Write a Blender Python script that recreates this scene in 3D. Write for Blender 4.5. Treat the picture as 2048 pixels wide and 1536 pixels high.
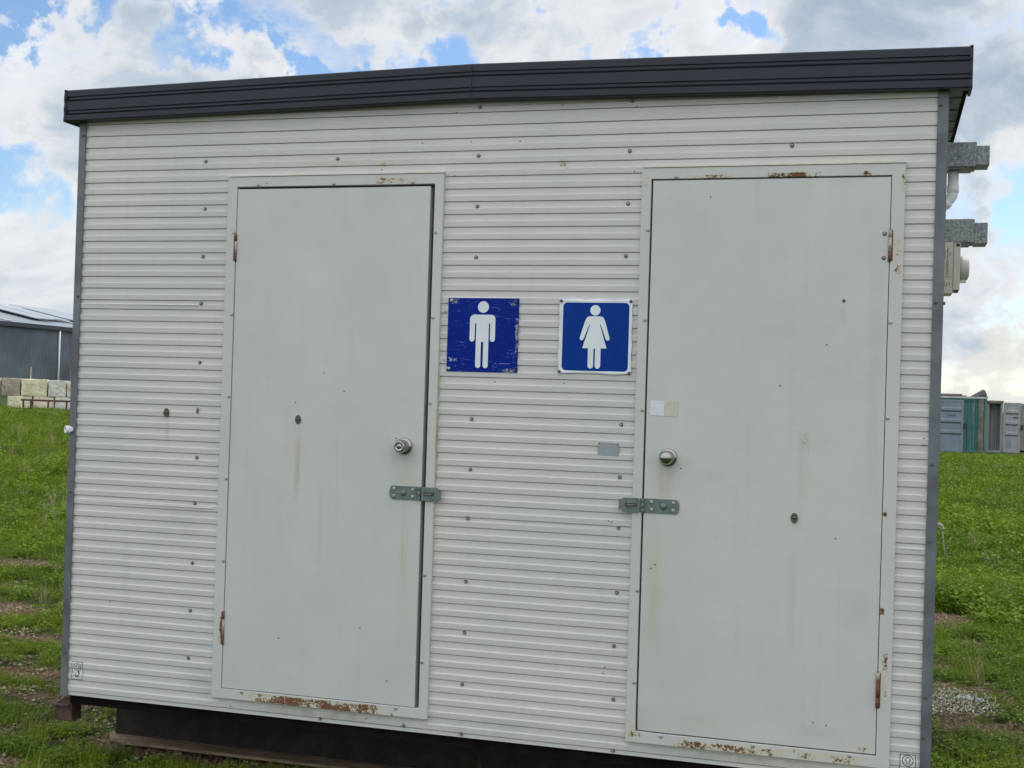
import bpy, bmesh, math, random
import numpy as np
from mathutils import Matrix, Vector
S = bpy.context.scene
for o in list(bpy.data.objects): bpy.data.objects.remove(o)
C = S.collection
PI = math.pi
# ------------------------------------------------------------------ camera
cd = bpy.data.cameras.new("camera"); cam = bpy.data.objects.new("camera", cd); C.objects.link(cam)
cd.sensor_width = 36.0; cd.sensor_fit = 'HORIZONTAL'; cd.lens = 2568.5 / 2048 * 36.0
cd.clip_start = 0.05; cd.clip_end = 5000
_m = Matrix(((0.96077, -0.027016, 0.276028), (0.27562, -0.017893, -0.9611), (0.030904, 0.999475, -0.009745)))
cam.matrix_world = Matrix.Translation((0, -4.74, 0)) @ _m.to_4x4()
S.camera = cam
S.view_settings.view_transform = 'Standard'; S.view_settings.look = 'None'
S.view_settings.exposure = 0.0; S.view_settings.gamma = 1.0
S.view_settings.use_curve_mapping = False
# ------------------------------------------------------------------ world
SUN_EL, SUN_AZ = math.radians(48), math.radians(38)      # azimuth clockwise from +Y
wd = bpy.data.worlds.new("World"); S.world = wd; wd.use_nodes = True
def W_build():
    nt = wd.node_tree; nt.nodes.clear(); N = nt.nodes.new; Lk = nt.links.new
    out = N('ShaderNodeOutputWorld'); mixs = N('ShaderNodeMixShader')
    sky = N('ShaderNodeTexSky'); sky.sky_type = 'NISHITA'; sky.sun_disc = False
    sky.sun_elevation = SUN_EL; sky.sun_rotation = SUN_AZ; sky.air_density = 1.0; sky.dust_density = 0.1; sky.ozone_density = 4.0
    bs = N('ShaderNodeBackground'); bs.inputs[1].default_value = 0.15; Lk(sky.outputs[0], bs.inputs[0])
    tc = N('ShaderNodeTexCoord')
    def mth(op, a, b=None, c=None, cl=False):
        n = N('ShaderNodeMath'); n.operation = op; n.use_clamp = cl
        for i, v in enumerate((a, b, c)):
            if v is None: continue
            if isinstance(v, (int, float)): n.inputs[i].default_value = v
            else: Lk(v, n.inputs[i])
        return n.outputs[0]
    # cloud layer: the direction is mapped on a flat layer so clouds flatten towards the horizon
    sp = N('ShaderNodeSeparateXYZ'); Lk(tc.outputs['Generated'], sp.inputs[0])
    zz = mth('ADD', mth('MAXIMUM', sp.outputs[2], 0.0), 0.16)
    cb = N('ShaderNodeCombineXYZ'); Lk(mth('DIVIDE', sp.outputs[0], zz), cb.inputs[0]); Lk(mth('DIVIDE', sp.outputs[1], zz), cb.inputs[1])
    def noise(scale, detail, rough, off, dist=0.0):
        mp = N('ShaderNodeMapping'); mp.inputs['Location'].default_value = off; Lk(cb.outputs[0], mp.inputs[0])
        n = N('ShaderNodeTexNoise'); n.inputs['Scale'].default_value = scale; n.inputs['Detail'].default_value = detail
        n.inputs['Roughness'].default_value = rough; n.inputs['Distortion'].default_value = dist
        Lk(mp.outputs[0], n.inputs['Vector']); return n.outputs['Fac']
    wv = N('ShaderNodeVectorMath'); wv.operation = 'ADD'; Lk(tc.outputs['Generated'], wv.inputs[0]); acc = None
    for sc_, am in ((8, .30), (24, .11), (60, .03)):        # wind-torn outlines
        q = N('ShaderNodeTexNoise'); q.inputs['Scale'].default_value = sc_; q.inputs['Detail'].default_value = 6; q.inputs['Roughness'].default_value = .6; Lk(tc.outputs['Generated'], q.inputs['Vector'])
        a1 = N('ShaderNodeVectorMath'); a1.operation = 'SUBTRACT'; Lk(q.outputs['Color'], a1.inputs[0]); a1.inputs[1].default_value = (.5, .5, .5)
        a2 = N('ShaderNodeVectorMath'); a2.operation = 'SCALE'; Lk(a1.outputs[0], a2.inputs[0]); a2.inputs['Scale'].default_value = am
        if acc is None: acc = a2.outputs[0]
        else: a3 = N('ShaderNodeVectorMath'); a3.operation = 'ADD'; Lk(acc, a3.inputs[0]); Lk(a2.outputs[0], a3.inputs[1]); acc = a3.outputs[0]
    Lk(acc, wv.inputs[1]); wn = N('ShaderNodeVectorMath'); wn.operation = 'NORMALIZE'; Lk(wv.outputs[0], wn.inputs[0])
    def blob(d, ang, warp=True):      # 1 at the direction d, 0 beyond ang degrees
        v = N('ShaderNodeVectorMath'); v.operation = 'DOT_PRODUCT'
        Lk(wn.outputs[0] if warp else tc.outputs['Generated'], v.inputs[0]); v.inputs[1].default_value = Vector(d).normalized()
        m = N('ShaderNodeMapRange'); m.interpolation_type = 'SMOOTHSTEP'
        m.inputs[1].default_value = math.cos(math.radians(ang)); m.inputs[2].default_value = math.cos(math.radians(ang * 0.10))
        Lk(v.outputs['Value'], m.inputs[0]); return m.outputs[0]
    def dnoise(scale, detail, rough, off, dist=0.0):      # billows laid on the direction itself, a little flattened
        mp = N('ShaderNodeMapping'); mp.inputs['Location'].default_value = off; mp.inputs['Scale'].default_value = (1, 1, 1.7); Lk(tc.outputs['Generated'], mp.inputs[0])
        n = N('ShaderNodeTexNoise'); n.inputs['Scale'].default_value = scale; n.inputs['Detail'].default_value = detail
        n.inputs['Roughness'].default_value = rough; n.inputs['Distortion'].default_value = dist
        Lk(mp.outputs[0], n.inputs['Vector']); return n.outputs['Fac']
    n2 = noise(1.1, 5, 0.55, (7.3, 4.1, 0), 0.3); n3 = dnoise(11, 8, 0.60, (1.3, 9.1, 0), 0.5); n1 = dnoise(7, 7, 0.6, (3.1, 1.7, 0), 0.4)
    gap = None
    for d, a, k in BLUE:
        b = mth('MULTIPLY', blob(d, a), k); gap = b if gap is None else mth('ADD', gap, b)
    nn = mth('ADD', mth('MULTIPLY', mth('SUBTRACT', n1, .5), 3.6), mth('MULTIPLY', mth('SUBTRACT', n3, .5), 3.6))
    cov = mth('SUBTRACT', mth('ADD', nn, 1.02), gap)
    mr = N('ShaderNodeMapRange'); mr.interpolation_type = 'SMOOTHSTEP'; mr.inputs[1].default_value = -.32; mr.inputs[2].default_value = 0.85
    Lk(cov, mr.inputs[0])
    mask = mr.outputs[0]
    # shade of the cloud itself: thick grey bellies, thin bright edges
    dk = None
    for d, a, k in GREY:
        b = mth('MULTIPLY', blob(d, a), k); dk = b if dk is None else mth('ADD', dk, b)
    sh = mth('ADD', mth('ADD', mth('ADD', mth('MULTIPLY', n2, 1.1), mth('MULTIPLY', n1, .45)), mth('MULTIPLY', n3, 1.7)), mth('ADD', mth('SUBTRACT', dk, .78), mth('MULTIPLY', mth('MINIMUM', mth('MAXIMUM', cov, 0.), 1.4), .26)))
    cr = N('ShaderNodeValToRGB'); e = cr.color_ramp.elements
    e[0].position = 0.0; e[0].color = (1.0, 1.02, 1.05, 1); e[1].position = 1.0; e[1].color = (0.46, 0.56, 0.68, 1)
    k = e.new(0.38); k.color = (0.86, 0.89, 0.93, 1); k = e.new(0.70); k.color = (0.60, 0.69, 0.79, 1)
    mm = N('ShaderNodeMapRange'); mm.inputs[1].default_value = 0.66; mm.inputs[2].default_value = 1.85; Lk(sh, mm.inputs[0])
    Lk(mm.outputs[0], cr.inputs[0])
    # creamy band low over the horizon
    hb = mth('MULTIPLY', blob((0.105, 0.995, -0.004), 3.6), 0.45)
    mc = N('ShaderNodeMix'); mc.data_type = 'RGBA'; Lk(hb, mc.inputs[0]); Lk(cr.outputs[0], mc.inputs[6]); mc.inputs[7].default_value = (1.0, 0.97, 0.80, 1)
    bc = N('ShaderNodeBackground'); Lk(mc.outputs[2], bc.inputs[0]); Lk(mth('ADD', mth('MULTIPLY', blob((-.1, -.60, 1.), 105, False), .76), .90), bc.inputs[1])  # unseen clouds overhead, behind the camera, brightened to light the front wall
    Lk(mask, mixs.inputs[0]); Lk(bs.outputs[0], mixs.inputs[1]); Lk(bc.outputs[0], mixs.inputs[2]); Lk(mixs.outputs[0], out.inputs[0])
BLUE = [((-0.60, 0.755, 0.272), 2.4, 1.2), ((-0.505, 0.8187, 0.2870), 3.6, 1.4), ((-0.4063, 0.8693, 0.2915), 3.8, 1.25), ((-0.4218, 0.8697, 0.2563), 2.1, 1.15),
        ((-0.371, 0.892, 0.2582), 1.9, 1.1), ((-0.3027, 0.9092, 0.286), 3.2, 1.15), ((-0.3134, 0.915, 0.2542), 1.8, 1.1),
        ((-0.2134, 0.9411, 0.2624), 2.2, 1.15), ((-0.1218, 0.9557, 0.2678), 1.7, 1.0), ((-0.6078, 0.7834, 0.1298), 3.0, .9), ((0.0878, 0.9865, 0.1382), 2.5, .95),
        ((-0.62, 0.72, 0.31), 5.0, 1.0), ((0.0662, 0.9976, 0.0189), 3.0, .7)]
GREY = [((-0.53, 0.82, 0.215), 6.0, .30), ((-0.0105, 0.9674, 0.2531), 8.0, .30), ((0.0635, 0.9773, 0.202), 6.0, .30), ((-0.1728, 0.9453, 0.2767), 6.0, -.30),
        ((-0.4356, 0.8652, 0.2483), 4.0, -.35), ((0.075, 0.9831, 0.1668), 3.2, -.35), ((0.081, 0.9921, 0.0955), 3.0, .15), ((-0.60, 0.78, 0.09), 6.0, -.05)]
W_build()
# ------------------------------------------------------------------ sun (behind thin cloud)
sd = bpy.data.lights.new("sun", 'SUN'); sd.energy = 1.5; sd.angle = math.radians(22); sd.color = (1.0, 0.96, 0.9)
sun = bpy.data.objects.new("sun", sd); C.objects.link(sun)
_v = Vector((math.sin(SUN_AZ) * math.cos(SUN_EL), math.cos(SUN_AZ) * math.cos(SUN_EL), math.sin(SUN_EL)))
sun.rotation_euler = _v.to_track_quat('Z', 'Y').to_euler(); sun.location = (6, 8, 20)

# ------------------------------------------------------------------ helpers
class MB:
    def __init__(s): s.v = []; s.f = []; s.m = []; s.sm = []
    def add(s, vs, fs, mat=0, smooth=False):
        b = len(s.v); s.v += [tuple(p) for p in vs]
        for f in fs: s.f.append([b + i for i in f]); s.m.append(mat); s.sm.append(smooth)
        return s
    def box(s, x0, x1, y0, y1, z0, z1, mat=0):
        vs = [(x0, y0, z0), (x1, y0, z0), (x1, y1, z0), (x0, y1, z0), (x0, y0, z1), (x1, y0, z1), (x1, y1, z1), (x0, y1, z1)]
        return s.add(vs, [(0, 1, 5, 4), (1, 2, 6, 5), (2, 3, 7, 6), (3, 0, 4, 7), (4, 5, 6, 7), (3, 2, 1, 0)], mat)
    def prism(s, pts, y0, y1, mat=0):           # polygon in x,z extruded along y (y0 = front)
        n = len(pts); vs = [(x, y0, z) for x, z in pts] + [(x, y1, z) for x, z in pts]
        return s.add(vs, [list(range(n)), list(range(2 * n - 1, n - 1, -1))] + [(i, i + n, (i + 1) % n + n, (i + 1) % n) for i in range(n)], mat)
    def lathe(s, prof, c, ax, n=24, mat=0, smooth=True, cap=True):   # prof = [(r, t)] along axis
        ax = Vector(ax).normalized(); u = ax.orthogonal().normalized(); w = ax.cross(u); c = Vector(c)
        vs = []; fs = []
        for r, t in prof:
            for i in range(n):
                a = 2 * PI * i / n; vs.append(c + ax * t + (u * math.cos(a) + w * math.sin(a)) * r)
        for k in range(len(prof) - 1):
            for i in range(n): fs.append((k * n + i, k * n + (i + 1) % n, (k + 1) * n + (i + 1) % n, (k + 1) * n + i))
        s.add(vs, fs, mat, smooth)
        if cap:
            b = len(s.v) - len(vs)
            s.f.append([b + i for i in range(n)][::-1]); s.m.append(mat); s.sm.append(False)
            s.f.append([b + (len(prof) - 1) * n + i for i in range(n)]); s.m.append(mat); s.sm.append(False)
        return s
    def cyl(s, c, ax, r, h, n=20, mat=0): return s.lathe([(r, 0), (r, h)], c, ax, n, mat)
    def tube(s, path, r, n=12, mat=0):
        P = [Vector(p) for p in path]; vs = []; fs = []
        ref = None
        for i, p in enumerate(P):
            t = ((P[min(i + 1, len(P) - 1)] - P[max(i - 1, 0)])).normalized()
            if ref is None: ref = t.orthogonal().normalized()
            u = (ref - t * ref.dot(t)).normalized(); ref = u; w = t.cross(u)
            rr = r[i] if isinstance(r, (list, tuple)) else r
            for k in range(n):
                a = 2 * PI * k / n; vs.append(p + (u * math.cos(a) + w * math.sin(a)) * rr)
        for i in range(len(P) - 1):
            for k in range(n): fs.append((i * n + k, i * n + (k + 1) % n, (i + 1) * n + (k + 1) % n, (i + 1) * n + k))
        s.add(vs, fs, mat, True); b = len(s.v) - len(vs)
        s.f.append([b + i for i in range(n)][::-1]); s.m.append(mat); s.sm.append(False)
        s.f.append([b + (len(P) - 1) * n + i for i in range(n)]); s.m.append(mat); s.sm.append(False)
        return s
    def build(s, name, mats, parent=None, origin=None, bevel=0.0, fix=True):
        """vertices are in world metres; origin = where the object's own origin goes"""
        o0 = Vector(origin) if origin is not None else (Vector(parent['_w']) if parent is not None else Vector((0, 0, 0)))
        me = bpy.data.meshes.new(name); me.from_pydata([tuple(Vector(p) - o0) for p in s.v], [], s.f); me.validate()
        for m in (mats if isinstance(mats, (list, tuple)) else [mats]): me.materials.append(m)
        if len(me.polygons) == len(s.f):
            me.polygons.foreach_set('material_index', s.m); me.polygons.foreach_set('use_smooth', s.sm)
        if fix:
            bm = bmesh.new(); bm.from_mesh(me); bmesh.ops.recalc_face_normals(bm, faces=bm.faces); bm.to_mesh(me); bm.free()
        o = bpy.data.objects.new(name, me); C.objects.link(o)
        if parent is not None:
            o.parent = parent; o.location = o0 - Vector(parent['_w'])
        else: o.location = o0
        o['_w'] = tuple(o0)
        if bevel:
            b = o.modifiers.new('bevel', 'BEVEL'); b.width = bevel; b.segments = 2; b.limit_method = 'ANGLE'; b.angle_limit = math.radians(40)
        return o
def empty(name, loc):
    o = bpy.data.objects.new(name, None); C.objects.link(o); o.location = loc; o['_w'] = tuple(loc); o.empty_display_size = .2; return o
def tag(o, label=None, cat=None, group=None, kind=None):
    if label: o['label'] = label
    if cat: o['category'] = cat
    if group: o['group'] = group
    if kind: o['kind'] = kind
    return o
def dup(src, parent, world):      # copy of one part, placed with its origin at world
    c = src.copy(); C.objects.link(c); c.parent = parent
    c.location = Vector(world) - Vector(parent['_w']); c['_w'] = tuple(world); return c

# ------------------------------------------------------------------ materials
class NT:
    def __init__(s, name):
        s.mat = bpy.data.materials.new(name); s.mat.use_nodes = True; s.t = s.mat.node_tree
        s.p = s.t.nodes['Principled BSDF']; s.out = s.t.nodes['Material Output']
    def n(s, ty, **k):
        x = s.t.nodes.new(ty)
        for a, v in k.items(): setattr(x, a, v)
        return x
    def l(s, a, b): s.t.links.new(a, b)
    def pos(s):
        g = s.n('ShaderNodeNewGeometry'); return g.outputs['Position']
    def scaled(s, v, sc, loc=(0, 0, 0)):
        m = s.n('ShaderNodeMapping'); m.inputs['Scale'].default_value = sc; m.inputs['Location'].default_value = loc; s.l(v, m.inputs[0]); return m.outputs[0]
    def noise(s, v, scale, detail=4, rough=.55, dist=0):
        x = s.n('ShaderNodeTexNoise'); x.inputs['Scale'].default_value = scale; x.inputs['Detail'].default_value = detail
        x.inputs['Roughness'].default_value = rough; x.inputs['Distortion'].default_value = dist; s.l(v, x.inputs['Vector']); return x.outputs['Fac']
    def m(s, op, a, b=None, cl=False):
        x = s.n('ShaderNodeMath', operation=op, use_clamp=cl)
        for i, v in enumerate((a, b)):
            if v is None: continue
            if isinstance(v, (int, float)): x.inputs[i].default_value = v
            else: s.l(v, x.inputs[i])
        return x.outputs[0]
    def rng(s, v, a, b, c=0., d=1., smooth=True):
        x = s.n('ShaderNodeMapRange'); x.interpolation_type = 'SMOOTHSTEP' if smooth else 'LINEAR'
        for i, q in zip((1, 2, 3, 4), (a, b, c, d)): x.inputs[i].default_value = q
        s.l(v, x.inputs[0]); return x.outputs[0]
    def mix(s, f, a, b):
        x = s.n('ShaderNodeMix', data_type='RGBA')
        if isinstance(f, (int, float)): x.inputs[0].default_value = f
        else: s.l(f, x.inputs[0])
        for i, v in ((6, a), (7, b)):
            if isinstance(v, tuple): x.inputs[i].default_value = (*v, 1) if len(v) == 3 else v
            else: s.l(v, x.inputs[i])
        return x.outputs[2]
    def boxm(s, xz, x0, x1, z0, z1, soft=.6):     # soft box in x,z ; xz = (x socket, z socket)
        a = s.m('DIVIDE', s.m('ABSOLUTE', s.m('SUBTRACT', xz[0], (x0 + x1) / 2)), abs(x1 - x0) / 2)
        b = s.m('DIVIDE', s.m('ABSOLUTE', s.m('SUBTRACT', xz[1], (z0 + z1) / 2)), abs(z1 - z0) / 2)
        return s.rng(s.m('MAXIMUM', a, b), 1.0, 1.0 - soft)
    def sep(s, v):
        x = s.n('ShaderNodeSeparateXYZ'); s.l(v, x.inputs[0]); return x.outputs
    def bump(s, h, strength, dist=.01, normal=None):
        b = s.n('ShaderNodeBump'); b.inputs['Strength'].default_value = strength; b.inputs['Distance'].default_value = dist
        s.l(h, b.inputs['Height'])
        if normal is not None: s.l(normal, b.inputs['Normal'])
        return b.outputs[0]
    def set(s, col=None, rough=None, metal=None, normal=None, spec=None):
        for k, v in (('Base Color', col), ('Roughness', rough), ('Metallic', metal), ('Normal', normal), ('Specular IOR Level', spec)):
            if v is None: continue
            if isinstance(v, tuple): s.p.inputs[k].default_value = (*v, 1)
            elif isinstance(v, (int, float)): s.p.inputs[k].default_value = v
            else: s.l(v, s.p.inputs[k])
        return s.mat
def simple(name, col, rough=.6, metal=0., var=.12, scale=8., bump=0., bscale=60.):
    t = NT(name); P = t.pos(); f = t.noise(P, scale, 5, .6)
    a = tuple(c * (1 - var) for c in col); b = tuple(min(1, c * (1 + var)) for c in col)
    nm = t.bump(t.noise(P, bscale, 4), bump, .004) if bump else None
    return t.set(t.mix(t.rng(f, .3, .7), a, b), rough, metal, nm)
def paint(name, base, rust=(), streaks=(), dirt=(), chips=.0, rough=.42, bumpiness=.06, warm=.5):
    """old cream-grey enamel; rust/streaks/dirt are colour patches at fixed places on the wall"""
    t = NT(name); P = t.pos(); X, Y, Z = t.sep(P)
    big = t.noise(t.scaled(P, (1, 1, .7)), 1.7, 4, .6); mid = t.noise(P, 9, 5, .65)
    b1 = tuple(c * .955 for c in base); b2 = (base[0] * 1.035, base[1] * 1.02, base[2] * (1.0 - .03 * warm))
    col = t.mix(t.rng(big, .3, .7), b1, b2)
    col = t.mix(t.m('MULTIPLY', t.rng(mid, .45, .8), .12), col, tuple(c * .78 for c in base))
    vs = t.noise(t.scaled(P, (38, 38, 1.6)), 1.0, 4, .6)          # faint vertical rain streaks
    col = t.mix(t.m('MULTIPLY', t.rng(vs, .52, .78), .10), col, (base[0] * .70, base[1] * .66, base[2] * .56))
    for (x0, x1, z0, z1, k, c) in dirt:
        f = t.m('MULTIPLY', t.boxm((X, Z), x0, x1, z0, z1, .95), t.rng(t.noise(P, 14, 4, .6), .3, .7, .35, 1.0))
        col = t.mix(t.m('MULTIPLY', f, k * 1.15), col, c)
    for (x0, x1, z0, z1, k, c) in streaks:
        f = t.m('MULTIPLY', t.boxm((X, Z), x0, x1, z0, z1, .9), t.rng(t.noise(t.scaled(P, (90, 90, 5)), 1, 3, .6), .3, .75, .25, 1.0))
        col = t.mix(t.m('MULTIPLY', f, min(1., k * 1.5)), col, c)
    rm = None
    if rust:
        nz = t.noise(t.scaled(P, (1, 1, 1.0)), 120, 6, .75); nb = t.noise(P, 26, 4, .6)
        for (x0, x1, z0, z1, k) in rust:
            f = t.m('MULTIPLY', t.boxm((X, Z), x0, x1, z0, z1, .70), k)
            rm = f if rm is None else t.m('MAXIMUM', rm, f)
        h = t.m('ADD', rm, t.m('ADD', t.m('MULTIPLY', t.m('SUBTRACT', nz, .5), 2.0), t.m('MULTIPLY', t.m('SUBTRACT', nb, .5), 1.8)))
        spots = t.m('MULTIPLY', t.rng(h, .60, .80), t.rng(rm, .02, .15))
        halo = t.m('MULTIPLY', t.m('MULTIPLY', t.rng(h, .1, .8), t.rng(rm, .05, .5)), .55)
        rc = t.mix(t.rng(t.noise(P, 210, 3, .7), .35, .65), (.22, .105, .040), (.080, .036, .022))
        col = t.mix(halo, col, (.56, .46, .24)); col = t.mix(spots, col, rc)
    if chips:
        ch = t.rng(t.noise(P, 55, 5, .8), .80 - chips, .83 - chips); col = t.mix(t.m('MULTIPLY', ch, .8), col, (.10, .07, .05))
    h = t.m('ADD', t.m('MULTIPLY', t.noise(P, 3.2, 3, .5), 1.0), t.m('MULTIPLY', t.noise(P, 170, 2, .5), .05))
    nm = t.bump(h, bumpiness, .05)
    if rust: nm = t.bump(spots, .35, .0012, nm)
    rg = t.rng(mid, .3, .8, rough - .05, rough + .12)
    if rust: rg = t.m('ADD', rg, t.m('MULTIPLY', spots, .4), True)
    return t.set(col, rg, 0., nm)
BASE_D = (.552, .563, .542); BASE_W = (.612, .604, .588)
STAIN = (.50, .47, .34); GRIME = (.33, .35, .31); BROWN = (.42, .34, .25)
M = {}
M['wall'] = paint('painted_rib_steel', BASE_W, rust=[(-1.97, -1.88, .875, .94, .35), (-1.22, -1.15, .86, .92, .45), (-2.92, -2.80, -.145, -.09, .35)],
    dirt=[(-3.3, .2, -1.335, -1.20, .28, GRIME), (-3.1, -2.55, .30, .37, .18, GRIME), (-2.72, -2.50, .45, .80, .12, GRIME), (-2.95, -2.6, -.70, -.40, .20, GRIME),
          (-2.55, -1.7, -1.32, -1.26, .45, (.22, .22, .15)), (-.85, .05, -1.32, -1.26, .40, (.22, .22, .15)), (-3.3, .2, 1.09, 1.2, .15, GRIME),  # includes darker bands along the wall top and beneath both doors
          (-2.6, -1.6, .865, .96, .30, (.52, .48, .36)), (-.35, .12, .865, .93, .35, (.56, .52, .38)), (-2.45, -2.25, -1.27, -1.15, .25, GRIME), (-2.75, -2.55, -1.28, -1.12, .35, (.30, .33, .36))],
    streaks=[(-2.86, -2.83, -.26, -.12, .45, BROWN), (-3.05, -2.98, -1.05, -.6, .12, GRIME)], rough=.33, bumpiness=.06)
M['frame'] = paint('painted_door_frame', (.552, .558, .540), rust=[(-2.58, -1.66, -1.276, -1.218, .86), (-2.46, -2.38, .822, .852, .42), (-2.00, -1.70, .816, .856, .60),
      (-.78, -.18, -1.276, -1.232, .74), (-.35, 0.06, -1.276, -1.225, .5), (-.74, -.50, .816, .842, .66), (-.48, -.20, .816, .846, .80), (-.10, -.04, .815, .85, .6), (-.885, -.80, -1.27, -1.17, .50),
      (-2.572, -2.54, -1.07, -.89, .75), (-2.56, -2.54, .49, .54, .5), (.018, .075, .40, .66, .46), (.02, .055, -1.09, -.80, .55), (-.88, -.84, .76, .86, .48), (.045, .07, .74, .86, .55),
      (.01, .04, -.40, -.35, .55), (.01, .04, -.74, -.69, .6), (-.885, -.872, -.3, .4, .45), (.055, .07, -.2, .5, .3)],
    streaks=[(-2.556, -2.532, .22, .52, .6, (.52, .43, .22)), (-1.665, -1.648, -.85, .10, .5, (.48, .40, .20)), (-1.665, -1.648, -.25, -.05, .8, (.42, .34, .14))], rough=.45, bumpiness=.05)
M['door'] = paint('painted_door_sheet', BASE_D, rust=[(-.12, .018, -1.235, -1.19, .42), (.004, .02, -1.15, -.95, .35), (-.832, -.55, -1.228, -1.20, .33)],
    streaks=[(-2.262, -2.225, -.48, -.13, .55, BROWN), (-1.80, -1.752, -.85, -.42, .62, STAIN), (-1.84, -1.70, -.42, -.24, .35, STAIN), (-2.155, -2.12, -.78, -.30, .24, GRIME), (-.83, -.755, -1.0, -.43, .55, STAIN),
             (-.82, -.70, -.40, -.22, .30, BROWN), (-.31, -.265, -.95, -.43, .22, GRIME), (-.285, -.235, -.38, -.08, .30, BROWN), (-.15, -.12, .27, .37, .4, BROWN), (-.13, -.115, -1.1, -.45, .12, BROWN), (-.20, -.17, -1.22, -.6, .10, GRIME)],
    dirt=[(-.06, .015, -.6, .75, .22, GRIME), (-.83, -.45, -1.22, -1.12, .22, STAIN), (-1.90, -1.71, -1.2, -.95, .2, STAIN), (-.32, -.06, -1.2, -1.13, .22, GRIME), (-.68, -.50, -.30, -.24, .18, GRIME), (-1.86, -1.74, -.30, -.20, .28, GRIME),
          (-.80, -.70, -.30, -.20, .28, GRIME), (-.30, -.22, -.17, -.07, .25, BROWN), (-.15, .01, -.82, -.62, .15, GRIME), (-2.54, -2.4, -1.22, -1.1, .15, STAIN), (-.32, -.24, -.46, -.35, .22, GRIME), (-1.88, -1.72, -.55, -.10, .20, GRIME), (-2.5, -2.2, -1.1, -.2, .10, GRIME), (-.80, -.60, .55, .80, .08, GRIME), (-2.35, -2.15, -.35, -.05, .14, BROWN), (-1.82, -1.71, -1.20, -.60, .20, STAIN), (-.84, -.72, -1.2, -.25, .22, STAIN), (-.5, -.1, -1.2, -.9, .10, GRIME), (-2.2, -1.9, .2, .6, .07, GRIME)],
    rough=.36, bumpiness=.12)
def galv(name, c1, c2, rough=.45, metal=.65, sc=60, streak=True):
    t = NT(name); P = t.pos(); v = t.n('ShaderNodeTexVoronoi'); v.inputs['Scale'].default_value = sc; t.l(P, v.inputs['Vector'])
    f = t.m('ADD', t.m('MULTIPLY', t.sep(v.outputs['Color'])[0], .6), t.m('MULTIPLY', t.noise(t.scaled(P, (6, 6, 1.2)), 1.6, 5, .6), .7))
    return t.set(t.mix(t.rng(f, .35, .95), c1, c2), rough, metal, t.bump(t.noise(P, 40, 3), .08, .003))
M['trim'] = simple('weathered_zinc_trim', (.138, .152, .162), .55, .3, .30, 5., .05, 60)
M['vent'] = galv('spangled_zinc', (.14, .155, .16), (.32, .34, .34), .6, .2, 190)
M['fascia'] = simple('charcoal_colour_steel', (.019, .024, .034), .36, 0., .12, 3., .03, 20)
M['fascia'].node_tree.nodes['Principled BSDF'].inputs['Specular IOR Level'].default_value = .30
M['dark'] = simple('black_gap', (.015, .015, .014), .9)
M['seal'] = simple('yellowed_sealant', (.50, .44, .27), .7, 0, .25, 40)
M['flash'] = simple('cream_flashing', (.66, .65, .55), .4, 0, .1, 15)
M['screw'] = simple('dull_screw', (.34, .34, .31), .45, .6, .3, 200)
M['washer'] = simple('dark_washer', (.10, .10, .092), .7, 0, .3, 200)
M['rivet'] = simple('bright_screw', (.42, .42, .40), .35, .8, .2, 200)
M['rusty'] = simple('rust_brown', (.16, .065, .032), .85, 0, .45, 160, .5, 300)
M['oldpaint'] = simple('flaking_hinge_paint', (.42, .36, .30), .6, 0, .45, 130, .4, 200)
M['steel'] = simple('polished_steel', (.36, .345, .32), .22, 1., .06, 40)  # base darkened: reflection of dark surroundings put into the colour
M['hasp'] = simple('grey_green_zinc', (.145, .185, .175), .5, .35, .22, 90, .12, 120)
M['hasps'] = simple('worn_zinc', (.16, .15, .14), .45, .5, .35, 120)
M['brass'] = simple('tarnished_brass', (.13, .12, .085), .5, .5, .35, 200)
M['pvc'] = simple('white_pvc', (.72, .74, .74), .35, 0, .06, 10)
M['pvcg'] = simple('cream_switch_plastic', (.46, .45, .38), .5, 0, .08, 12)
M['ink'] = simple('black_ink', (.02, .02, .022), .6)
M['white'] = simple('white_enamel', (.72, .76, .78), .35, 0, .05, 8)
M['plate'] = galv('aluminium_plate', (.26, .29, .31), (.36, .39, .41), .4, .5, 400)
M['near_black'] = simple('shade_black_steel', (.010, .009, .008), .95, 0, .4, 12)  # near black: the shade under the floor is put into this colour
M['near_black'].node_tree.nodes['Principled BSDF'].inputs['Specular IOR Level'].default_value = .1
def beam_mat():
    t = NT('rusted_skid_steel'); P = t.pos()
    c = t.mix(t.rng(t.noise(t.scaled(P, (2, 12, 12)), 2.0, 6, .7), .35, .68), (.12, .085, .055), (.32, .24, .16))
    c = t.mix(t.m('MULTIPLY', t.rng(t.noise(P, 30, 5, .7), .52, .7), .7), c, (.15, .066, .032))
    return t.set(c, .85, 0., t.bump(t.noise(P, 60, 5, .7), .5, .004))
M['beam'] = beam_mat()
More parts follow.
